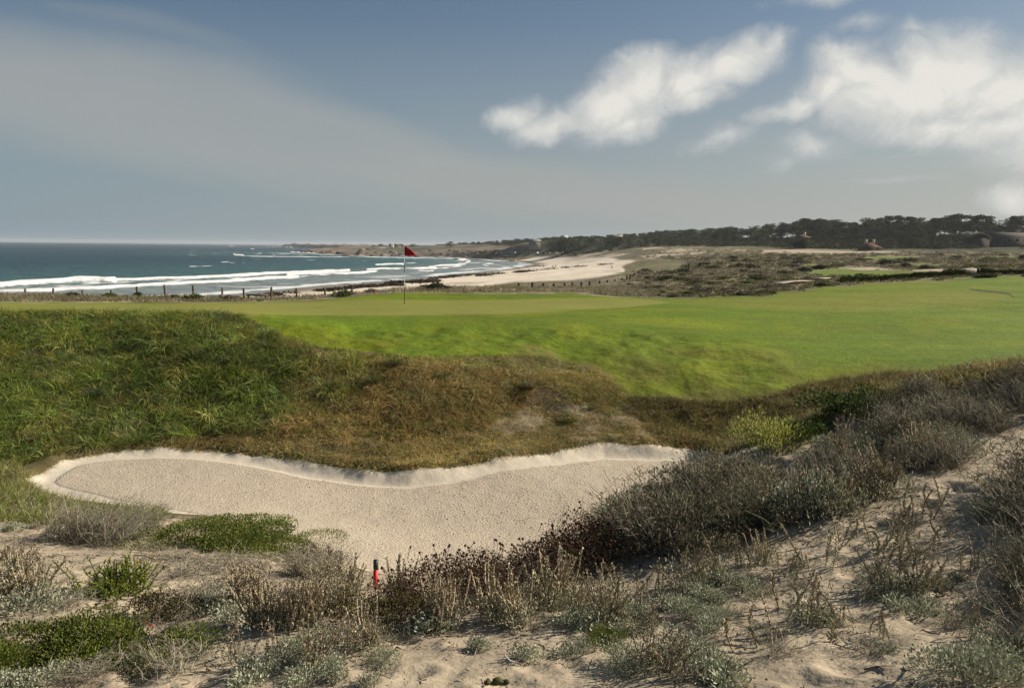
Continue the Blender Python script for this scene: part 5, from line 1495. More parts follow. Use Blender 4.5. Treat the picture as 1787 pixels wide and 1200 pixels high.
def board():
    q = at(386.5, 514, 65.5); z0 = zfast(q[0], q[1])
    r = bpy.data.objects.new('sign_board', None); r.location = (q[0], q[1], z0); COL.objects.link(r)
    tag(r, 'square grey wooden sign board on a short stump beside the left fence', 'sign')
    b = MB(); b.box((0, 0, q[2] - z0 - .22), (.38, .07, .44), (.22, .20, .17)); link('board', b.mesh('board'), mat_post, r)
    b = MB(); b.box((0, .06, (q[2] - z0) * .5), (.11, .05, q[2] - z0), (.14, .115, .09)); link('stump', b.mesh('stump'), mat_post, r)
    q = at(449, 519.5, 64.5); z0 = zfast(q[0], q[1])
    r = bpy.data.objects.new('wooden_rail', None); r.location = (q[0], q[1], z0); COL.objects.link(r)
    tag(r, 'low grey wooden rail on two stubs between two fence posts', 'rail')
    b = MB(); b.box((0, 0, .36), (1.75, .12, .13), (.20, .18, .155)); link('beam', b.mesh('rail_beam'), mat_post, r)
    for sx in (-.7, .7):
        b = MB(); b.box((sx, 0, .10), (.12, .12, .42), (.15, .13, .105)); link('stub', b.mesh('rail_stub'), mat_post, r)
    q = at(654, 503, 62); z0 = zfast(q[0], q[1]); b = MB()
    b.box((0, 0, .24), (.07, .07, .48), (.42, .09, .03), 0, .85); b.box((0, 0, .50), (.05, .05, .05), (.48, .12, .04), 0, .4)
    tag(link('marker_post', b.mesh('marker_post'), mat_post, None, (q[0], q[1], z0), (0, .05, .4)), 'short orange-red marker post on the dune below two beach walkers', 'post')
    # two pale stumps and two dark posts out in the scrub
    for px, py, pb, d, wd, c, l in [(1203, 458, 469, 175, .5, (.16, .11, .075), 'brown timber stump standing in the dune scrub above the receding fence'), (1297.5, 459.5, 470, 175, .42, (.22, .165, .115), 'pale brown timber stump standing in the scrub right of the other stump'),
                                    (1482, 479, 488, 56, .17, (.03, .028, .025), 'black post at the left end of the long low hedge'), (1706.5, 472.5, 482, 55, .16, (.025, .024, .022), 'black post at the right side of the sandy gap in the hedge')]:
        q = at(px, py, d); z0 = zfast(q[0], q[1]); h = max(q[2] - z0, .5); b = MB()
        t = np.linspace(0, 1, 5); b.tubes(np.stack([0 * t, 0 * t, t * h], -1)[None], (wd * .5 * np.array([1.15, 1, .95, .9, .8]))[None], c, 9)
        b.blob((0, 0, h), (wd * .42, wd * .42, wd * .15), c, 3, 9, 6, .15)
        tag(link('timber_post', b.mesh('timber_post', True), mat_post, None, (q[0], q[1], z0 - .05)), l, 'post')


board()


# ------------------------------------------------------------------ people
def skin_obj(name, pts, edges, radii, mat, parent):
    me = bpy.data.meshes.new(name); me.from_pydata(pts, edges, [])
    o = link(name, me, None, parent)
    md = o.modifiers.new('skin', 'SKIN'); md.use_smooth_shade = True
    for v, r_ in zip(me.skin_vertices[0].data, radii): v.radius = (r_, r_)
    me.skin_vertices[0].data[0].use_root = True
    s = o.modifiers.new('sub', 'SUBSURF'); s.levels = 1; s.render_levels = 1
    me.materials.append(mat)
    return o


mat_skin = plain_mat('skin', (.42, .26, .18), .6)


def person(px, d, facing, label, top_c, leg_c, hair_c, stride=.22, wade=0.0, waterline=None):
    q = at(px, 460, d); z0 = float(zfast(q[0], q[1])) if waterline is None else SEA - wade
    r = bpy.data.objects.new('person', None); r.location = (q[0], q[1], z0); r.rotation_euler = (0, 0, facing); COL.objects.link(r)
    tag(r, label, 'person')
    s = stride
    P = [(0, 0, .96), (0, .01, 1.15), (0, .0, 1.38), (0, .02, 1.52), (0, .04, 1.60), (0, .035, 1.72),
         (.09, 0, .90), (.10, s * .6, .50), (.10, s * .75, .08), (.10, s * .75 + .17, .04),
         (-.09, 0, .90), (-.10, -s * .25, .50), (-.10, -s * 1.1, .12), (-.10, -s * 1.1 + .16, .04),
         (.19, 0, 1.40), (.24, -.08, 1.13), (.24, .06, .90), (.24, .09, .80), (-.19, 0, 1.40), (-.24, .07, 1.13), (-.24, .16, .91), (-.24, .20, .82)]
    E_ = [(0, 1), (1, 2), (2, 3), (3, 4), (4, 5), (0, 6), (6, 7), (7, 8), (8, 9), (0, 10), (10, 11), (11, 12), (12, 13), (2, 14), (14, 15), (15, 16), (16, 17), (2, 18), (18, 19), (19, 20), (20, 21)]
    rad = [.13, .12, .14, .055, .085, .085, .085, .058, .042, .04, .085, .058, .042, .04, .06, .043, .034, .035, .06, .043, .034, .035]
    skin_obj('body', P, E_, rad, mat_skin, r)
    tp = [0, 1, 2, 14, 15, 16, 18, 19, 20]; ix = {k: i for i, k in enumerate(tp)}
    skin_obj('jacket', [P[k] for k in tp], [(ix[a], ix[b]) for a, b in E_ if a in ix and b in ix], [rad[k] + .03 for k in tp], plain_mat('jacket_cloth', top_c, .85), r)
    tp = [0, 6, 7, 8, 10, 11, 12]; ix2 = {k: i for i, k in enumerate(tp)}
    skin_obj('trousers', [P[k] for k in tp], [(ix2[a], ix2[b]) for a, b in E_ if a in ix2 and b in ix2], [rad[k] + .022 for k in tp], plain_mat('trouser_cloth', leg_c, .85), r)
    b = MB(); b.blob((0, .005, 1.70), (.105, .105, .10), hair_c, 5, 12, 9, .08)
    link('hair', b.mesh('hair', True), TWIG, r)
    return r


person(654.8, 256, R(190), 'beach walker in dark blue jacket, left of the pair by the waterline', (.045, .045, .075), (.05, .05, .06), (.05, .035, .025))
person(659.2, 258, R(185), 'beach walker in pale blue top and dark trousers, right of the pair', (.22, .26, .34), (.035, .04, .055), (.09, .06, .04))
person(965, 472, R(200), 'distant walker in dark clothes, left of two on the upper beach', (.07, .06, .06), (.06, .055, .05), (.04, .03, .025))
person(970, 474, R(170), 'distant walker in brown top, right of two on the upper beach', (.16, .10, .08), (.06, .055, .05), (.04, .03, .025))
person(1068, 396, R(180), 'lone dark figure standing near the grassy end of the beach', (.05, .05, .05), (.05, .045, .04), (.04, .03, .025), .05)
person(427, 308, R(160), 'dark figure wading in the white surf', (.02, .02, .025), (.02, .02, .025), (.03, .02, .02), .1, .55, SEA)

# ------------------------------------------------------------------ shrubs of the middle dunes
BUSHM = leaf_mat('scrub_leaves', .15, .8, .1, .28)


def bush_mesh(seed, n, cols, flat=.6, ll=.22):
    global rng
    rng = np.random.default_rng(seed)
    b = MB(); p, d = dome_pts(n, .62, .62, flat, .55, 9, seed)
    b.leaves(p, d + UP * .35 + rng.normal(size=p.shape) * .5, ll * (.6 + .8 * rng.random(n)), ll * .55, pick(cols, n, .2))
    P = curve_stems(14, flat * .9, .9, K=4, base=.2); b.tubes(P, .02, (.10, .08, .06), 3)
    return b.mesh('dune_bush')


B_DK = [(3, (0.0688, 0.0813, 0.035)), (2, (0.0438, 0.0525, 0.025)), (1, (0.1125, 0.125, 0.0438)), (0.6, (0.15, 0.125, 0.075))]
B_GR = [(3, (0.1105, 0.1365, 0.0416)), (2, (0.0715, 0.091, 0.0312)), (1, (0.182, 0.182, 0.065))]
B_BR = [(3, (0.2, 0.1625, 0.1187)), (2, (0.125, 0.1, 0.075)), (1, (0.275, 0.2375, 0.1875)), (0.8, (0.1, 0.1063, 0.05))]
B_GY = [(3, (0.24, 0.216, 0.174)), (2, (0.156, 0.144, 0.108)), (1, (0.312, 0.282, 0.228)), (1, (0.144, 0.15, 0.084))]
BM = [(bush_mesh(301, 520, B_DK), 'dark green'), (bush_mesh(302, 520, B_GR, .5), 'olive green'), (bush_mesh(303, 460, B_BR, .5), 'dry brown'), (bush_mesh(304, 460, B_GY, .45), 'grey'), (bush_mesh(305, 520, B_DK, .75), 'dark green')]
rng = np.random.default_rng(500)
WHERE = [(0, 900, 'on the dune strip left of the beach'), (900, 1130, 'near the receding fence'), (1130, 1330, 'in the middle of the dune scrub'), (1330, 2600, 'in the scrub beyond the right fairway')]


def scrub_positions(n, pylo, pyhi, pxlo=860, pxhi=1900):
    px = rng.uniform(pxlo, pxhi, n); py = rng.uniform(pylo, pyhi, n)
    P = hit(px, py); r_ = np.hypot(P[:, 0], P[:, 1])
    ok = (r_ > 40) & (r_ < 700)
    for arr in (zl, zf2, zb, hill): ok &= zfast(P[:, 0], P[:, 1], arr) < .25
    ok &= zfast(P[:, 0], P[:, 1], GSS) < -15
    for lim in DUNE, SAND2[0][0], SAND2[1][0], SAND2[2][0], GRASSY:
        a, b2 = project(P); ok &= ~(in_poly(a, b2, lim) & (rng.random(len(P)) < (.45 if lim is DUNE else 1.0)))
    return P[ok], r_[ok]


cand, rr_ = scrub_positions(900, 437, 519)
sizes = (.30 + .75 * rng.random(len(cand)) ** 2) * np.clip(rr_ / 110, .45, 2.0)
sizes = sizes * np.interp(project(cand)[0], [880, 1070, 1140], [.25, .3, 1.0])
order = np.argsort(-sizes / rr_)[:190]
for i in order:
    p = cand[i]; k = rng.choice(5, p=[.22, .24, .24, .16, .14]); px, _ = project(p)
    wl = [w for a, b2, w in WHERE if a <= px < b2] or [WHERE[-1][2]]
    o = link('dune_bush', BM[k][0], BUSHM, None, p, (0, 0, rng.random() * 6), (sizes[i] * 1.5, sizes[i] * 1.3, sizes[i] * (.55 + .35 * rng.random())))
    tag(o, f'{BM[k][1]} low rounded bush {wl[0]}', 'bush', f'{BM[k][1]} bushes {wl[0]}')
# the rest of the scrub, reading as one cover
rest = np.delete(np.arange(len(cand)), order)


def scrub_mass():
    P = [cand[rest]]; S_ = [sizes[rest] * .8]
    c2, r2 = scrub_positions(16000, 436.5, 519)
    P.append(c2); S_.append((.16 + .36 * rng.random(len(c2)) ** 2) * np.clip(r2 / 120, .5, 2.4))
    # strip of dune plants along the left fence
    px = rng.uniform(-260, 900, 2600); py = rng.uniform(505, 526, 2600); q = hit(px, py); r_ = np.hypot(q[:, 0], q[:, 1])
    ok = (r_ > 44) & (r_ < 92) & (zfast(q[:, 0], q[:, 1], zl) < .2) & (rng.random(2600) < .5 + .5 * fbm(q[:, 0] * .2, q[:, 1] * .2, 3, 4))
    P.append(q[ok]); S_.append(.14 + .30 * rng.random(ok.sum()) ** 2)
    P = np.concatenate(P); S_ = np.concatenate(S_); m = len(P)
    S_ = S_ * np.interp(project(P)[0], [880, 1070, 1130], [.22, .28, 1.0])
    tone = fbm(P[:, 0] * .03, P[:, 1] * .03, 3, 2) + .3 * rng.normal(size=m)
    b = MB(); nl = 28
    d = rng.normal(size=(m * nl, 3)); d /= np.linalg.norm(d, axis=1, keepdims=True); d[:, 2] = np.abs(d[:, 2])
    s = np.repeat(S_, nl)[:, None]; asp = np.repeat(.40 + .3 * rng.random(m), nl)[:, None]
    pos = np.repeat(P, nl, 0) + d * s * (.45 + .55 * rng.random((m * nl, 1))) * np.concatenate([np.ones_like(asp), np.ones_like(asp), asp], 1)
    base = 1.3 * np.array([(.19, .165, .12), (.15, .12, .08), (.105, .11, .040), (.075, .085, .028), (.24, .21, .15)])
    k = np.clip(((tone + .6) * 2.6).astype(int), 0, 3); k = np.where(rng.random(m) < .25, rng.integers(0, 5, m), k)
    c = base[np.repeat(k, nl)] * (1 + .22 * rng.normal(size=(m * nl, 1)))
    b.leaves(pos, d + UP * .4 + rng.normal(size=pos.shape) * .5, s[:, 0] * (.30 + .25 * rng.random(m * nl)), s[:, 0] * .22, np.clip(c, .01, .6))
    o = link('dune_scrub', b.mesh('dune_scrub'), BUSHM)
    tag(o, 'low grey-green and brown scrub covering the dunes behind the lawn', 'scrub', None, 'stuff')


scrub_mass()
# dry grass among the strip and around the posts
def dune_grass():
    px = rng.uniform(-300, 1150, 30000); py = rng.uniform(500, 527, 30000); q = hit(px[:9000], py[:9000]); r_ = np.hypot(q[:, 0], q[:, 1])
    ok = (r_ > 40) & (r_ < 130) & (zfast(q[:, 0], q[:, 1], zl) < .2)
    q = np.repeat(q[ok], 5, 0); n = len(q); q[:, :2] += rng.normal(size=(n, 2)) * .25; q[:, 2] = zfast(q[:, 0], q[:, 1])
    D = np.c_[rng.normal(size=(n, 2)) * .5, np.ones(n)]
    b = MB(); b.blades(q, D, .25 + .35 * rng.random(n), .035, pick([(3, (.26, .22, .13)), (2, (.20, .17, .10)), (1.5, (.14, .15, .06)), (1, (.32, .27, .18))], n, .2), .4, 2)
    o = link('dune_grass', b.mesh('dune_grass'), GRASSM)
    tag(o, 'dry pale grass on the dune strip between the green and the beach', 'grass', None, 'stuff')


dune_grass()
# distinct shrubs of the strip
for px, py, d, s, k, l in [(338, 513.5, 63, .75, 1, 'green-topped bush on the low sandy hummock'), (300, 515, 64, .5, 2, 'brown bush at the left of the low sandy hummock'), (405, 514, 64, .62, 2, 'dark brown bush behind the square sign board'), (240, 512, 65, .4, 4, 'dark bush at the foot of the leaning fence post'),
                           (600, 512, 64, .75, 1, 'olive bush at the right end of the left fence'), (648, 508, 66, .62, 3, 'grey bush beside the orange-red marker post'), (742, 505, 66, .62, 2, 'tan rounded bush on the beach side of the green, right of the flag'), (765, 506.5, 66, .8, 0, 'dark green bush right of the tan rounded one'), (778, 503, 68, .5, 2, 'small tan bush just behind the dark green one'),
                           (455, 523, 60, .25, 1, 'small yellowish plant under the low wooden rail'), (190, 517, 62, .5, 1, 'mossy green bush on the left dune strip'), (125, 520, 60, .5, 0, 'dark green low bush against the far edge of the putting green')]:
    q = at(px, py, d); q[2] = zfast(q[0], q[1])
    tag(link('dune_bush', BM[k][0], BUSHM, None, q, (0, 0, rng.random() * 6), (s * 1.3, s * 1.3, s)), l, 'bush')


# hedges right
def hedge(pts, d, h, label):
    global rng
    P = np.array([at(px, py, d_) for (px, py), d_ in zip(pts, d)]); P[:, 2] = zfast(P[:, 0], P[:, 1])
    b = MB(); n = 5200; seg = rng.random(n) * (len(P) - 1); i = np.minimum(seg.astype(int), len(P) - 2); f = (seg - i)[:, None]
    c = P[i] * (1 - f) + P[i + 1] * f
    dd = rng.normal(size=(n, 3)); dd /= np.linalg.norm(dd, axis=1, keepdims=True); dd[:, 2] = np.abs(dd[:, 2])
    hh = h * (.8 + .35 * fbm(seg * 1.7, seg * 0, 3, 1))[:, None]
    p = c + dd * np.concatenate([hh * .9, hh * .9, hh], 1) * (.6 + .4 * rng.random((n, 1)))
    b.leaves(p, dd + rng.normal(size=p.shape) * .5 + UP * .3, .13, .08, pick([(3, (.050, .062, .018)), (2, (.032, .04, .014)), (1, (.085, .09, .025))], n, .2))
    o = link('hedge', b.mesh('hedge'), BUSHM); tag(o, label, 'hedge')


hedge([(1470, 489), (1530, 488.5), (1590, 488), (1640, 485), (1683, 481)], [53, 54, 54, 54.5, 55], .50, 'long low dark green hedge along the far edge of the right fairway')
hedge([(1712, 482), (1750, 481), (1800, 479), (1870, 477)], [55, 55, 55.5, 56], .42, 'shorter dark hedge at the right edge beyond the sandy gap')


# pale boardwalk pieces and the sand heap in the hedge gap
def strips():
    for (px0, py0, d0, px1, py1, d1, l) in [(1356, 494, 63, 1378, 490.5, 66, 'short pale boardwalk piece nearer the lawn edge'), (1380, 490.5, 66, 1408, 489.5, 69, 'pale boardwalk piece left of the long hedge'), (1430, 486, 74, 1442, 484.5, 77, 'small far boardwalk piece left of the long hedge')]:
        a, c = at(px0, py0, d0), at(px1, py1, d1)
        for q in (a, c): q[2] = max(q[2], zfast(q[0], q[1]) + .12)
        v = c - a; L = np.linalg.norm(v); b = MB(); yaw = math.atan2(v[1], v[0])
        nb = max(3, int(L / .18))
        for t in (np.arange(nb) + .5) / nb:
            b.box(tuple(v * t), (L / nb * .9, .9, .05), tuple(np.array((.48, .42, .34)) * (.85 + .3 * rng.random())), yaw)
        b.box(tuple(v * .5 + np.array([0, 0, -.09])), (L, .1, .12), (.2, .17, .13), yaw)
        tag(link('boardwalk', b.mesh('boardwalk'), mat_post, None, a), l, 'boardwalk')
    q = at(1692, 481, 56); q[2] = zfast(q[0], q[1]); b = MB(); b.blob((0, 0, .05), (.85, .9, .42), (.52, .44, .32), 8, 20, 12, .10)
    tag(link('sand_heap', b.mesh('sand_heap', True), mat_beach, None, q), 'pale sand heap in the gap between the two hedges', 'sand heap')


strips()


# seaweed on the beach
def wrack():
    lines = [([(620, 501.5), (665, 499), (700, 497.5)], 900), ([(680, 494.5), (720, 491.5), (770, 489.5)], 900), ([(720, 493.5), (770, 491)], 600), ([(740, 488), (800, 481), (860, 477)], 500), ([(830, 482), (880, 477), (960, 470)], 300), ([(560, 508), (620, 502)], 400), ([(900, 474), (1000, 466), (1060, 461)], 240), ([(455, 517), (520, 511)], 300), ([(880, 470), (960, 463)], 200)]
    pts = []; 
    for pl, n in lines:
        t = rng.random(n) * (len(pl) - 1); i = np.minimum(t.astype(int), len(pl) - 2); f = t - i
        pl = np.array(pl); p = pl[i] * (1 - f)[:, None] + pl[i + 1] * f[:, None]
        clump = sstep(-.1, .3, fbm(p[:, 0] * .09, p[:, 1] * .3, 3, 2)); k = rng.random(n) < clump
        pts.append(np.c_[p[k, 0] + rng.normal(size=k.sum()) * 5, p[k, 1] + rng.normal(size=k.sum()) * .55])
    pts = np.concatenate(pts); q = hit(pts[:, 0], pts[:, 1], 90)
    ok = (zfast(q[:, 0], q[:, 1], GSS) < -5) & (zfast(q[:, 0], q[:, 1], zb) > .3); q = q[ok]
    m = len(q); nl = 14; s = np.repeat(.35 + .75 * rng.random(m), nl)[:, None]
    d = rng.normal(size=(m * nl, 3)); d[:, 2] = np.abs(d[:, 2]) * .25
    b = MB(); b.leaves(np.repeat(q, nl, 0) + d * s * .5, d, s[:, 0], s[:, 0] * .35, pick([(3, (.055, .038, .022)), (2, (.09, .06, .035)), (1, (.03, .025, .018))], m * nl))
    tag(link('seaweed', b.mesh('seaweed'), TWIG), 'dark brown seaweed washed up in broken lines along the beach', 'seaweed', None, 'stuff')


wrack()
# ------------------------------------------------------------------ trees of the hill
TREEM = leaf_mat('tree_foliage', .10, .85, .1, .22)
BARK = plain_mat('bark', (.13, .105, .085), .95, .1, 3.0, .6, 1.3)


def tree_mesh(kind, seed):
    global rng
    rng = np.random.default_rng(seed)
    tr = MB(); cr = MB()
    H = 1.0
    cols = [(3, (.062, .075, .034)), (2, (.042, .052, .025)), (1.2, (.095, .105, .045)), (.5, (.12, .105, .06))]
    clumps = []
    if kind == 'cypress':       # wide dense crown from low down
        for _ in range(24):
            a = rng.random() * 6.28; z = rng.random() ** .8; r = (.52 * math.sqrt(max(0, 1 - z * z * .95)) + .05) * math.sqrt(rng.random()) * 1.0
            clumps.append((math.cos(a) * r, math.sin(a) * r, .16 + .74 * z, .16 + .08 * rng.random(), .11))
        zt = .55
    elif kind == 'pine':        # open crown over a bare trunk
        for _ in range(20):
            a = rng.random() * 6.28; z = rng.random(); r = .34 * (1 - .55 * z) * math.sqrt(rng.random()) + .05
            clumps.append((math.cos(a) * r, math.sin(a) * r, .42 + .52 * z, .12 + .06 * rng.random(), .075))
        zt = .85
    else:                       # umbrella: flat layers at the top
        for _ in range(15):
            a = rng.random() * 6.28; r = .36 * math.sqrt(rng.random())
            clumps.append((math.cos(a) * r + .04, math.sin(a) * r, .84 + .11 * rng.random() - .10 * r, .13 + .05 * rng.random(), .05))
        for _ in range(4):
            a = rng.random() * 6.28; clumps.append((math.cos(a) * .24, math.sin(a) * .24, .60 + .12 * rng.random(), .10, .045))
        zt = .86
    lean = rng.normal(size=2) * .03
    t = np.linspace(0, 1, 6)
    P = np.stack([lean[0] * np.sin(t * 2.5), lean[1] * np.sin(t * 2), t * zt - .05], -1)
    tr.tubes(P[None], np.linspace(.035, .012, 6)[None], (.13, .105, .085), 7)
    for (x, y, z, rx, rz_) in clumps[:14]:
        s = P[min(5, max(1, int(z / (zt + .001) * 4)))] if kind != 'umbrella' else P[3 + rng.integers(0, 2)]
        e = np.array([x, y, z])
        m_ = (s + e) / 2 + np.array([0, 0, -.02])
        tr.tubes(np.stack([s, m_, e])[None], np.array([[.012, .008, .004]]), (.12, .10, .08), 4)
    for (x, y, z, rx, rz_) in clumps:
        n = 85
        d = rng.normal(size=(n, 3)); d /= np.linalg.norm(d, axis=1, keepdims=True)
        p = np.array([x, y, z]) + d * np.array([rx, rx, rz_]) * (.45 + .55 * rng.random((n, 1)))
        tone = 1 + .25 * rng.normal()
        cr.leaves(p, d + UP * .5 + rng.normal(size=p.shape) * .5, .062 * (.6 + .8 * rng.random(n)), .034, np.clip(pick(cols, n, .15) * tone, .008, .2))
    return tr.mesh('tree_trunk'), cr.mesh('tree_crown')


TM = {'cypress': [tree_mesh('cypress', 700 + i) for i in range(5)], 'pine': [tree_mesh('pine', 720 + i) for i in range(5)], 'umbrella': [tree_mesh('umbrella', 740 + i) for i in range(4)]}
TNAME = {'cypress': 'cypress_tree', 'pine': 'pine_tree', 'umbrella': 'umbrella_pine'}
rng = np.random.default_rng(800)


def tree(kind, x, y, h, label, group=None, wide=1.0, i=None):
    z = float(zfast(x, y)); m = TM[kind][rng.integers(len(TM[kind])) if i is None else i]
    r = bpy.data.objects.new(TNAME[kind], None); r.location = (float(x), float(y), z - .1); r.rotation_euler = (0, 0, rng.random() * 6.28); r.scale = (h * wide, h * wide, h)
    COL.objects.link(r); tag(r, label, 'tree', group)
    link('trunk', m[0], BARK, r); link('crown', m[1], TREEM, r)
    return r


FRONT = ([700, 800, 900, 1000, 1100, 1200, 1300, 1400, 1500, 1650, 1787, 2500], [1900, 1400, 900, 690, 620, 560, 500, 440, 410, 395, 385, 380])
HOUSES = [(1745, 412, 424), (1522, 432, 408), (1402, 424, 455), (985, 415.5, 740), (1076, 413, 700), (930, 419.5, 700)]
SKY_T = ([780, 850, 900, 950, 1000, 1060, 1110, 1150, 1200, 1250, 1300, 1340, 1400, 1450, 1500, 1540, 1600, 1650, 1700, 1750, 1800, 2000], [424, 421, 417, 414, 412, 410, 405.5, 402, 398, 397, 392, 388, 380, 380.5, 384, 379, 384, 382, 383, 384, 383, 378])
cells = []
for px in np.arange(836, 1830, 13.5):       # the row that makes the skyline
    px = px + rng.uniform(-3, 3); d = float(np.interp(px, *FRONT)) * rng.uniform(1.27, 1.40); q = at(px, 430, d); cells.append((q[0], q[1], px, d))
for _ in range(6000):
    px = rng.uniform(800, 1960) if rng.random() < .7 else rng.uniform(800, 1300); f = rng.random(); d = float(np.interp(px, *FRONT)) * (1.0 + .42 * f)
    q = at(px, 430, d); x, y = q[0], q[1]
    if all((x - a) ** 2 + (y - b) ** 2 > (5.6 if px > 1150 else 6.8) ** 2 for a, b, *_ in cells):
        # leave the houses in view
        pb = project(np.array([x, y, float(zfast(x, y))]))
        blocked = any(abs(px - hx) < (42 if hx > 1700 else 11) and d < hd + 5 for hx, hy, hd in HOUSES)
        if not blocked: cells.append((x, y, px, d))
    if len(cells) >= 292: break
for x, y, px, d in cells:
    z = float(zfast(x, y)); zt = HC + (at(px, float(np.interp(px, *SKY_T)), d)[2] - HC)
    hmax = max(3.0, zt - z)
    front = d < float(np.interp(px, *FRONT)) * 1.1
    kind = 'cypress' if (px < 1250 or front or rng.random() < .4) else 'pine'
    h = rng.uniform(6.5, 9.5) if px > 1250 else rng.uniform(5, 8.5)
    if front: h *= .62
    back = d > float(np.interp(px, *FRONT)) * 1.26
    if back: h = hmax * rng.uniform(.78, 1.05)
    h = float(np.clip(h, 2.6, min(hmax * 1.05, 15)))
    part = 'at the low left end of the wooded hill' if px < 1080 else 'in the middle of the wooded hill' if px < 1380 else 'on the right part of the wooded hill'
    row = 'along the front edge' if front else 'on the skyline' if back else 'among others'
    lab = ('broad dark cypress ' if kind == 'cypress' else 'open crowned pine ') + row + ' ' + part
    tree(kind, x, y, h, lab, lab.replace('cypress', 'cypresses').replace('pine ', 'pines ').replace('broad ', ''), (rng.uniform(1.15, 1.6) if back else rng.uniform(1.0, 1.3)) if kind == 'cypress' else rng.uniform(.9, 1.2))
for px, py, d, w, l in [(1592, 378, 520, 1.0, 'umbrella pine with flat crown, left of the skyline umbrellas'), (1560, 376, 525, .9, 'small flat-crowned pine standing alone left of the skyline umbrellas'), (1677, 373, 500, 1.2, 'tallest flat-crowned pine on the skyline, with layered branches'), (1716, 374.5, 505, 1.1, 'flat-crowned pine right of the tallest one, clear against the sky'), (1772, 376.5, 495, .9, 'leaning flat-crowned pine at the right edge of the skyline'), (1636, 380, 515, .9, 'flat-crowned pine left of the tallest one'), (1430, 381, 560, .8, 'flat-crowned pine on the left shoulder of the skyline')]:
    q = at(px, py, d); z = float(zfast(q[0], q[1])); tree('umbrella', q[0], q[1], q[2] - z, l, None, w)
# low thicket filling the ground between the trunks
def thicket():
    m = 5200; px = rng.uniform(760, 2050, m); d = np.interp(px, *FRONT) * (1.02 + .44 * rng.random(m))
    r_ = rays(px, np.full(m, 430.)); q = CAM + r_ * (d / r_[:, 1])[:, None]; q[:, 2] = zfast(q[:, 0], q[:, 1])
    ok = np.ones(m, bool)
    for hx, hy, hd in HOUSES: ok &= ~((np.abs(px - hx) < (40 if hx > 1700 else 9)) & (d < hd + 2) & (d > hd - 50))
    q = q[ok]; m = len(q); nl = 44; s = np.repeat(1.0 + 1.5 * rng.random(m), nl)[:, None]
    dd = rng.normal(size=(m * nl, 3)); dd /= np.linalg.norm(dd, axis=1, keepdims=True); dd[:, 2] = np.abs(dd[:, 2])
    p = np.repeat(q, nl, 0) + dd * s * np.array([1, 1, .95]) * (.5 + .5 * rng.random((m * nl, 1)))
    c = pick([(3, (.065, .075, .034)), (2, (.048, .056, .026)), (1, (.11, .11, .05)), (.6, (.16, .13, .08))], m, .15); c = np.repeat(c, nl, 0) * (1 + .2 * rng.normal(size=(m * nl, 1)))
    b = MB(); b.leaves(p, dd + UP * .4 + rng.normal(size=p.shape) * .5, s[:, 0] * .38, s[:, 0] * .24, np.clip(c, .008, .3))
    tag(link('woodland_undergrowth', b.mesh('woodland_undergrowth'), TREEM), 'dark undergrowth between the trees of the hill', 'undergrowth', None, 'stuff')


thicket()
# single low trees on the far flat land behind the point
for px, py, d, h, w, l in [(842, 421, 880, 5.0, 2.2, 'wide dark cypress clump at the left foot of the wooded hill'), (786, 420.5, 1150, 5.5, 1.2, 'lone round tree on the low land between the point and the hill'), (722, 424.5, 1350, 4.5, 2.0, 'low dark tree on the flat land right behind the flag'), (664, 425.5, 1500, 4.0, 1.6, 'low dark tree on the far flat land left of the flag'), (652, 426, 1500, 3.0, 1.6, 'small low tree at the left end of the far flat land'), (835, 425, 860, 3.4, 2.4, 'low dark cypress in front of the clump at the foot of the hill'), (866, 422, 860, 4.0, 1.8, 'dark spreading cypress right of the clump at the foot of the hill'), (700, 425.5, 1420, 3.4, 2, 'low tree beside the far pale house')]:
    q = at(px, py, d); tree('cypress', q[0], q[1], max(h, min(q[2] - float(zfast(q[0], q[1])), h * 1.8)), l, None, w)


# ------------------------------------------------------------------ houses
GLASS = plain_mat('window_glass', (.03, .035, .04), .15, .5)
FRAME = plain_mat('window_frame', (.25, .23, .2), .6)


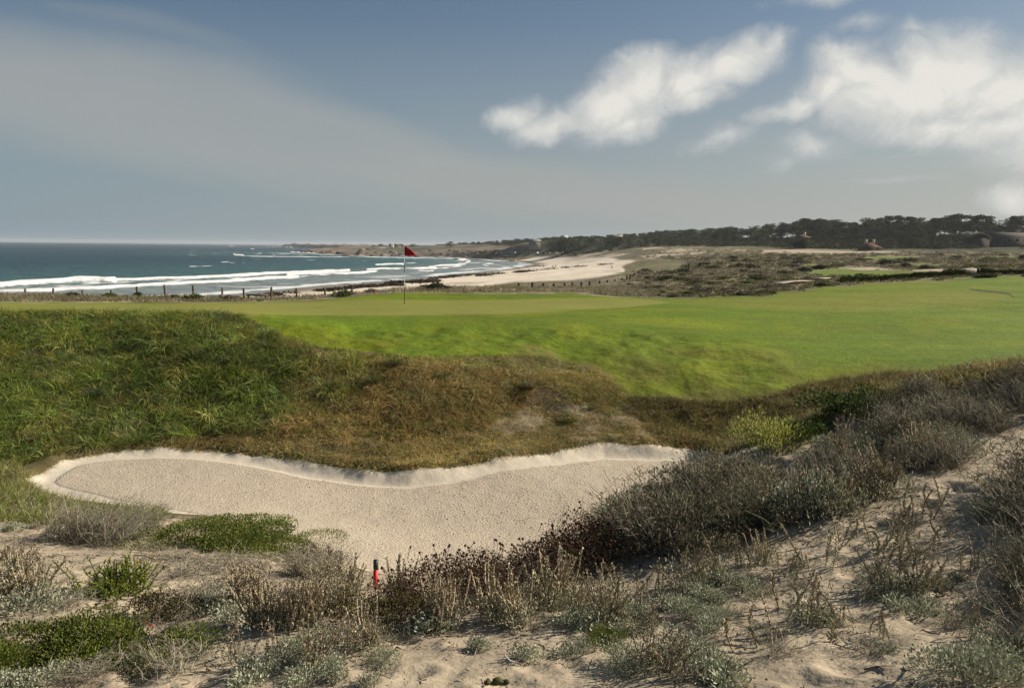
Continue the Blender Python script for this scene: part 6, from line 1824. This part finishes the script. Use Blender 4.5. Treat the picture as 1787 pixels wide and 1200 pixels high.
def house(px, d, w, dep, h, rh, wallc, roofc, label, ry=0.0, nwin=3, hip=False, chim=1, top=None):
    q = at(px, 430 if top is None else top, d); z = float(zfast(q[0], q[1])) if top is None else float(q[2]) - h - rh
    r = bpy.data.objects.new('house', None); r.location = (q[0], q[1], z); r.rotation_euler = (0, 0, ry); COL.objects.link(r)
    tag(r, label, 'house')
    b = MB(); b.box((0, 0, h / 2 - 3), (w, dep, h + 6))
    if not hip:      # gable triangles
        for sx in (-1, 1):
            X0, X1 = sx * w / 2, sx * (w / 2 - .25)
            V = [(X0, -dep / 2, h), (X0, dep / 2, h), (X0, 0, h + rh), (X1, -dep / 2, h), (X1, dep / 2, h), (X1, 0, h + rh)]
            b.add(V, [[0, 1, 4, 3], [1, 2, 5, 4], [2, 0, 3, 5]], [[0, 2, 1], [3, 4, 5]])
    link('wall', b.mesh('house_wall'), plain_mat('house_wall', wallc, .9, .2, 1.5, .85, 1.1), r)
    ov = .6; b = MB(); k = w / 2 + ov; e = dep / 2 + ov; rx = k - (e if hip else 0); drop = rh * ov / (dep / 2)
    V = [(-k, -e, h - drop), (k, -e, h - drop), (k, e, h - drop), (-k, e, h - drop), (-rx, 0, h + rh), (rx, 0, h + rh)]
    V += [(x, y, zz - .18) for x, y, zz in V]
    V = np.array(V) + np.array([0, 0, .12])
    b.add(V, [[0, 1, 5, 4], [2, 3, 4, 5], [7, 6, 10, 11], [9, 8, 11, 10], [0, 6, 7, 1], [2, 8, 9, 3], [1, 7, 8, 2], [3, 9, 6, 0]], [[1, 2, 5], [3, 0, 4], [8, 7, 11], [6, 9, 10]])
    rf = link('roof', b.mesh('house_roof'), plain_mat('house_roof', roofc, .9, .1, 1.2, .75, 1.2), r)
    if top is not None and px not in (1760, 1706, 933, 694, 683):
        for k_, dx in enumerate((-.42, .05, .5)):     # low trees in front, only the roof shows over them
            e = at(px + dx * w * F / d, top + (rh * .75 + h * .45 * rng.random()) * F / d, d - dep / 2 - 4 - 2 * rng.random()); zz = float(zfast(e[0], e[1]))
            tree('cypress', e[0], e[1], max(2.0, float(e[2]) - zz), 'low cypress in front of the ' + label.split(' half')[0].split(' among')[0].split(' in the')[0].split(' behind')[0].split(' at the')[0], 'low cypresses before the ' + label.split(' half')[0].split(' among')[0].split(' in the')[0].split(' behind')[0], 1.3)
    for i in range(chim):
        b = MB(); cx = w * (.28 - .5 * i); b.box((cx, .4, h + rh + .25), (.9, .9, 2.2)); b.box((cx, .4, h + rh + 1.4), (1.1, 1.1, .18))
        link('chimney', b.mesh('chimney'), plain_mat('chimney_render', (.50, .46, .38), .9), rf)
    for i in range(nwin):
        x = (i + .5) / nwin * w - w / 2
        b = MB(); ww, wh = min(1.7, w / nwin * .55), h * .42
        for (cx, cz, sx, sz) in ((0, wh / 2, ww + .2, .1), (0, -wh / 2, ww + .2, .1), (-ww / 2, 0, .1, wh), (ww / 2, 0, .1, wh)):
            b.box((x + cx, -dep / 2 - .02, h * .52 + cz), (sx, .10, sz))
        f = link('window', b.mesh('window_frame'), FRAME, r)
        b = MB(); b.box((x, -dep / 2 - .012, h * .52), (ww - .1, .03, wh - .1)); link('pane', b.mesh('window_pane'), GLASS, f)


house(1760, 424, 25, 9, 3.6, 2.2, (.060, .050, .040), (.095, .080, .062), 'long dark brown house with low gabled roof in front of the right hand trees', 0, 6, False, 0, 406)
house(1706, 419, 7.5, 9, 3.4, 2.6, (.055, .047, .038), (.10, .09, .062), 'dark gabled wing at the left of the long dark house', R(90), 2, False, 0, 405.5)
house(1518, 412, 8.2, 7, 1.6, 2.6, (.10, .075, .06), (.115, .06, .045), 'house with red-brown hipped roof half hidden by trees', .1, 2, True, 2, 422.5)
house(1400, 462, 6.5, 6, 2.0, 1.3, (.16, .14, .105), (.13, .09, .065), 'brown roofed house among trees near the middle of the hill', .2, 2, True, 1, 409.5)
house(985, 742, 4.6, 5, 2.8, 1.6, (.66, .66, .64), (.42, .42, .42), 'small white house at the left foot of the wooded hill', .3, 2, False, 0, 411)
house(1076, 702, 9.5, 7, 2.2, 1.3, (.42, .36, .27), (.30, .25, .18), 'cream coloured house in the trees above the pale dunes', -.1, 4, False, 1, 410.5)
house(933, 702, 10, 6, 1.2, 1.3, (.17, .17, .165), (.24, .24, .23), 'grey low roofed house behind the dunes at the end of the hill', 0, 4, False, 0, 418.0)
house(694, 1480, 11, 8, 2.6, 1.6, (.60, .46, .32), (.45, .30, .2), 'pale orange house on the far flat land behind the flag', 0, 4, False, 0, 425.6)
house(683, 1520, 8, 8, 2.6, 1.4, (.45, .44, .40), (.35, .33, .30), 'pale grey house left of the pale orange one far away', 0, 3, False, 0, 425.2)

# ------------------------------------------------------------------ parked cars behind the beach
def car_mesh(c, kind):
    b = MB(); L, W = (4.5, 1.8) if kind else (5.0, 1.95)
    hood, roof = (.95, 1.45) if kind else (1.1, 1.95)
    prof = [(-L / 2, .35), (-L / 2, hood - .1), (-L * .40, hood), (-L * .30, roof - .05), (-L * .18, roof), (L * .10, roof), (L * .24, hood + .05), (L * .46, hood - .1), (L / 2, hood - .3), (L / 2, .35)]
    n = len(prof); V = [(x, -W / 2, z) for x, z in prof] + [(x, W / 2, z) for x, z in prof]
    V = np.array(V); top = V[:, 2] > hood + .02; V[top, 1] *= .84
    Q = [[i, (i + 1) % n, (i + 1) % n + n, i + n] for i in range(n)]
    b.add(V, [q[::-1] for q in Q], [[0, i, i + 1] for i in range(1, n - 1)] + [[n, n + i + 1, n + i] for i in range(1, n - 1)], c)
    for s in (-1, 1):       # glass, wheels
        g = np.array([(-L * .29, s * W * .435, roof - .12), (L * .09, s * W * .435, roof - .12), (L * .20, s * W * .49, hood + .06), (-L * .34, s * W * .49, hood + .06)]) + np.array([0, s * .012, 0])
        b.add(g, [[0, 1, 2, 3]], None, (.02, .025, .03))
        for x in (-L * .31, L * .31):
            th = np.linspace(0, 6.283, 12, endpoint=False)
            P = np.array([[[x, s * W * .38, .33], [x, s * W * .51, .33]]]); b.tubes(P, .33, (.02, .02, .02), 10)
            b.blob((x, s * W * .50, .33), (.2, .04, .2), (.25, .25, .25), 1, 8, 6, 0)
    return b.mesh('car')


CARM = surface_mat('car_paint', [], [], .25, .5)
car_c = [('white', (.75, .75, .73), 1), ('dark grey', (.05, .05, .055), 0), ('silver', (.45, .46, .47), 1), ('black', (.02, .02, .022), 1), ('white', (.72, .72, .7), 0), ('dark blue', (.03, .05, .10), 1)]
CM = [car_mesh(c[1], c[2]) for c in car_c]
xs = [834, 845, 857, 866, 876, 887, 899, 911, 924, 938, 950, 960, 971, 981, 993, 1003]
WORD = {834: 'first', 1003: 'last'}
for i, px in enumerate(xs):
    q = hit(px, 443.3 - .002 * (px - 900), 400)[0]; k = [0, 1, 3, 4, 2, 1, 0, 3, 5, 4, 1, 0, 2, 4, 3, 1][i]
    lab = f'{car_c[k][0]} car parked in the row behind the far beach, ' + ('at its left end' if i == 0 else 'at its right end' if i == 15 else 'in its left half' if i < 8 else 'in its right half')
    tag(link('parked_car', CM[k], CARM, None, q, (0, 0, R(70) + .25 * rng.normal())), lab, 'car', 'cars parked behind the far beach')

# ------------------------------------------------------------------ rocks of the point and the reef
ROCKM = plain_mat('sea_rock', (.19, .155, .12), .95, .1, .35, .55, 1.35, .6)


def rock_mesh(seed):
    b = MB(); lr = np.random.default_rng(seed)
    b.blob((0, 0, .15), (1, .8, .75), (.2, .15, .1), seed, 12, 9, .30)
    for _ in range(3):
        b.blob((lr.normal() * .5, lr.normal() * .4, .1), (.5, .5, .4), (.2, .15, .1), seed + 50 + _, 9, 7, .35)
    return b.mesh('rock')


RM = [rock_mesh(900 + i) for i in range(6)]


def rocks(pix, lab, grp, smul=1.0):
    for (px, py, s) in pix:
        q = sea_at(np.array([px]), np.array([py]))[0]
        z = max(float(zfast(q[0], q[1])), SEA)
        k = rng.integers(6)
        tag(link('rock', RM[k], ROCKM, None, (q[0], q[1], z - .2 * s), (0, 0, rng.random() * 6.28), (s * smul * (1.2 + .9 * rng.random()), s * smul, s * smul * (.55 + .35 * rng.random()))), lab, 'rock', grp)


rocks([(rng.uniform(600, 690), rng.uniform(444.6, 447.2), rng.uniform(2.5, 5)) for _ in range(22)] + [(rng.uniform(690, 860), 0, 0) for _ in range(0)], 'brown rock at the tip of the rocky point', 'rocks at the tip of the point')
rocks([(px, float(np.interp(px, [690, 700, 800, 860, 905], [446.6, 446.9, 449.4, 452.6, 456.5])) + rng.uniform(-1.2, .4), rng.uniform(1.8, 3.8)) for px in rng.uniform(690, 900, 40)], 'dark rock along the shore of the point right of the flag', 'rocks along the shore of the point')
rocks([(px, float(np.interp(px, [525, 545, 600], [439.8, 441.6, 444.8])) + rng.uniform(-.9, .5), rng.uniform(2.5, 5)) for px in rng.uniform(525, 600, 20)], 'low reef rock awash left of the rocky point', 'reef rocks left of the point')
rocks([(px, rng.uniform(430.6, 432.4), rng.uniform(4, 11)) for px in rng.uniform(476, 640, 34)], 'far rock on the skyline of the sea', 'far rocks on the sea horizon')
rocks([(640, 442.0, 9), (655, 441.6, 10), (632, 442.6, 7), (668, 441.4, 7)], 'large pale boulder on the rocky point left of the flag', 'large boulders on the point')
# ------------------------------------------------------------------ sea air
if HAZE > 0:
    b = MB(); x0, x1, y0, y1, z0, z1 = -14500, 14500, -9000, 14500, -40, 34
    b.box(((x0 + x1) / 2, (y0 + y1) / 2, (z0 + z1) / 2), (x1 - x0, y1 - y0, z1 - z0))
    m, nt = new_mat('sea_haze'); v = N(nt, 'ShaderNodeVolumePrincipled'); v.inputs['Color'].default_value = (.85, .90, .95, 1); v.inputs['Density'].default_value = HAZE; v.inputs['Anisotropy'].default_value = .2
    o_ = N(nt, 'ShaderNodeOutputMaterial'); nt.links.new(v.outputs[0], o_.inputs['Volume'])
    hz = link('haze', b.mesh('haze'), m); hz['kind'] = 'stuff'
    tag(hz, 'thin pale sea haze over the whole coast', 'haze')
    scene.cycles.volume_bounces = 0
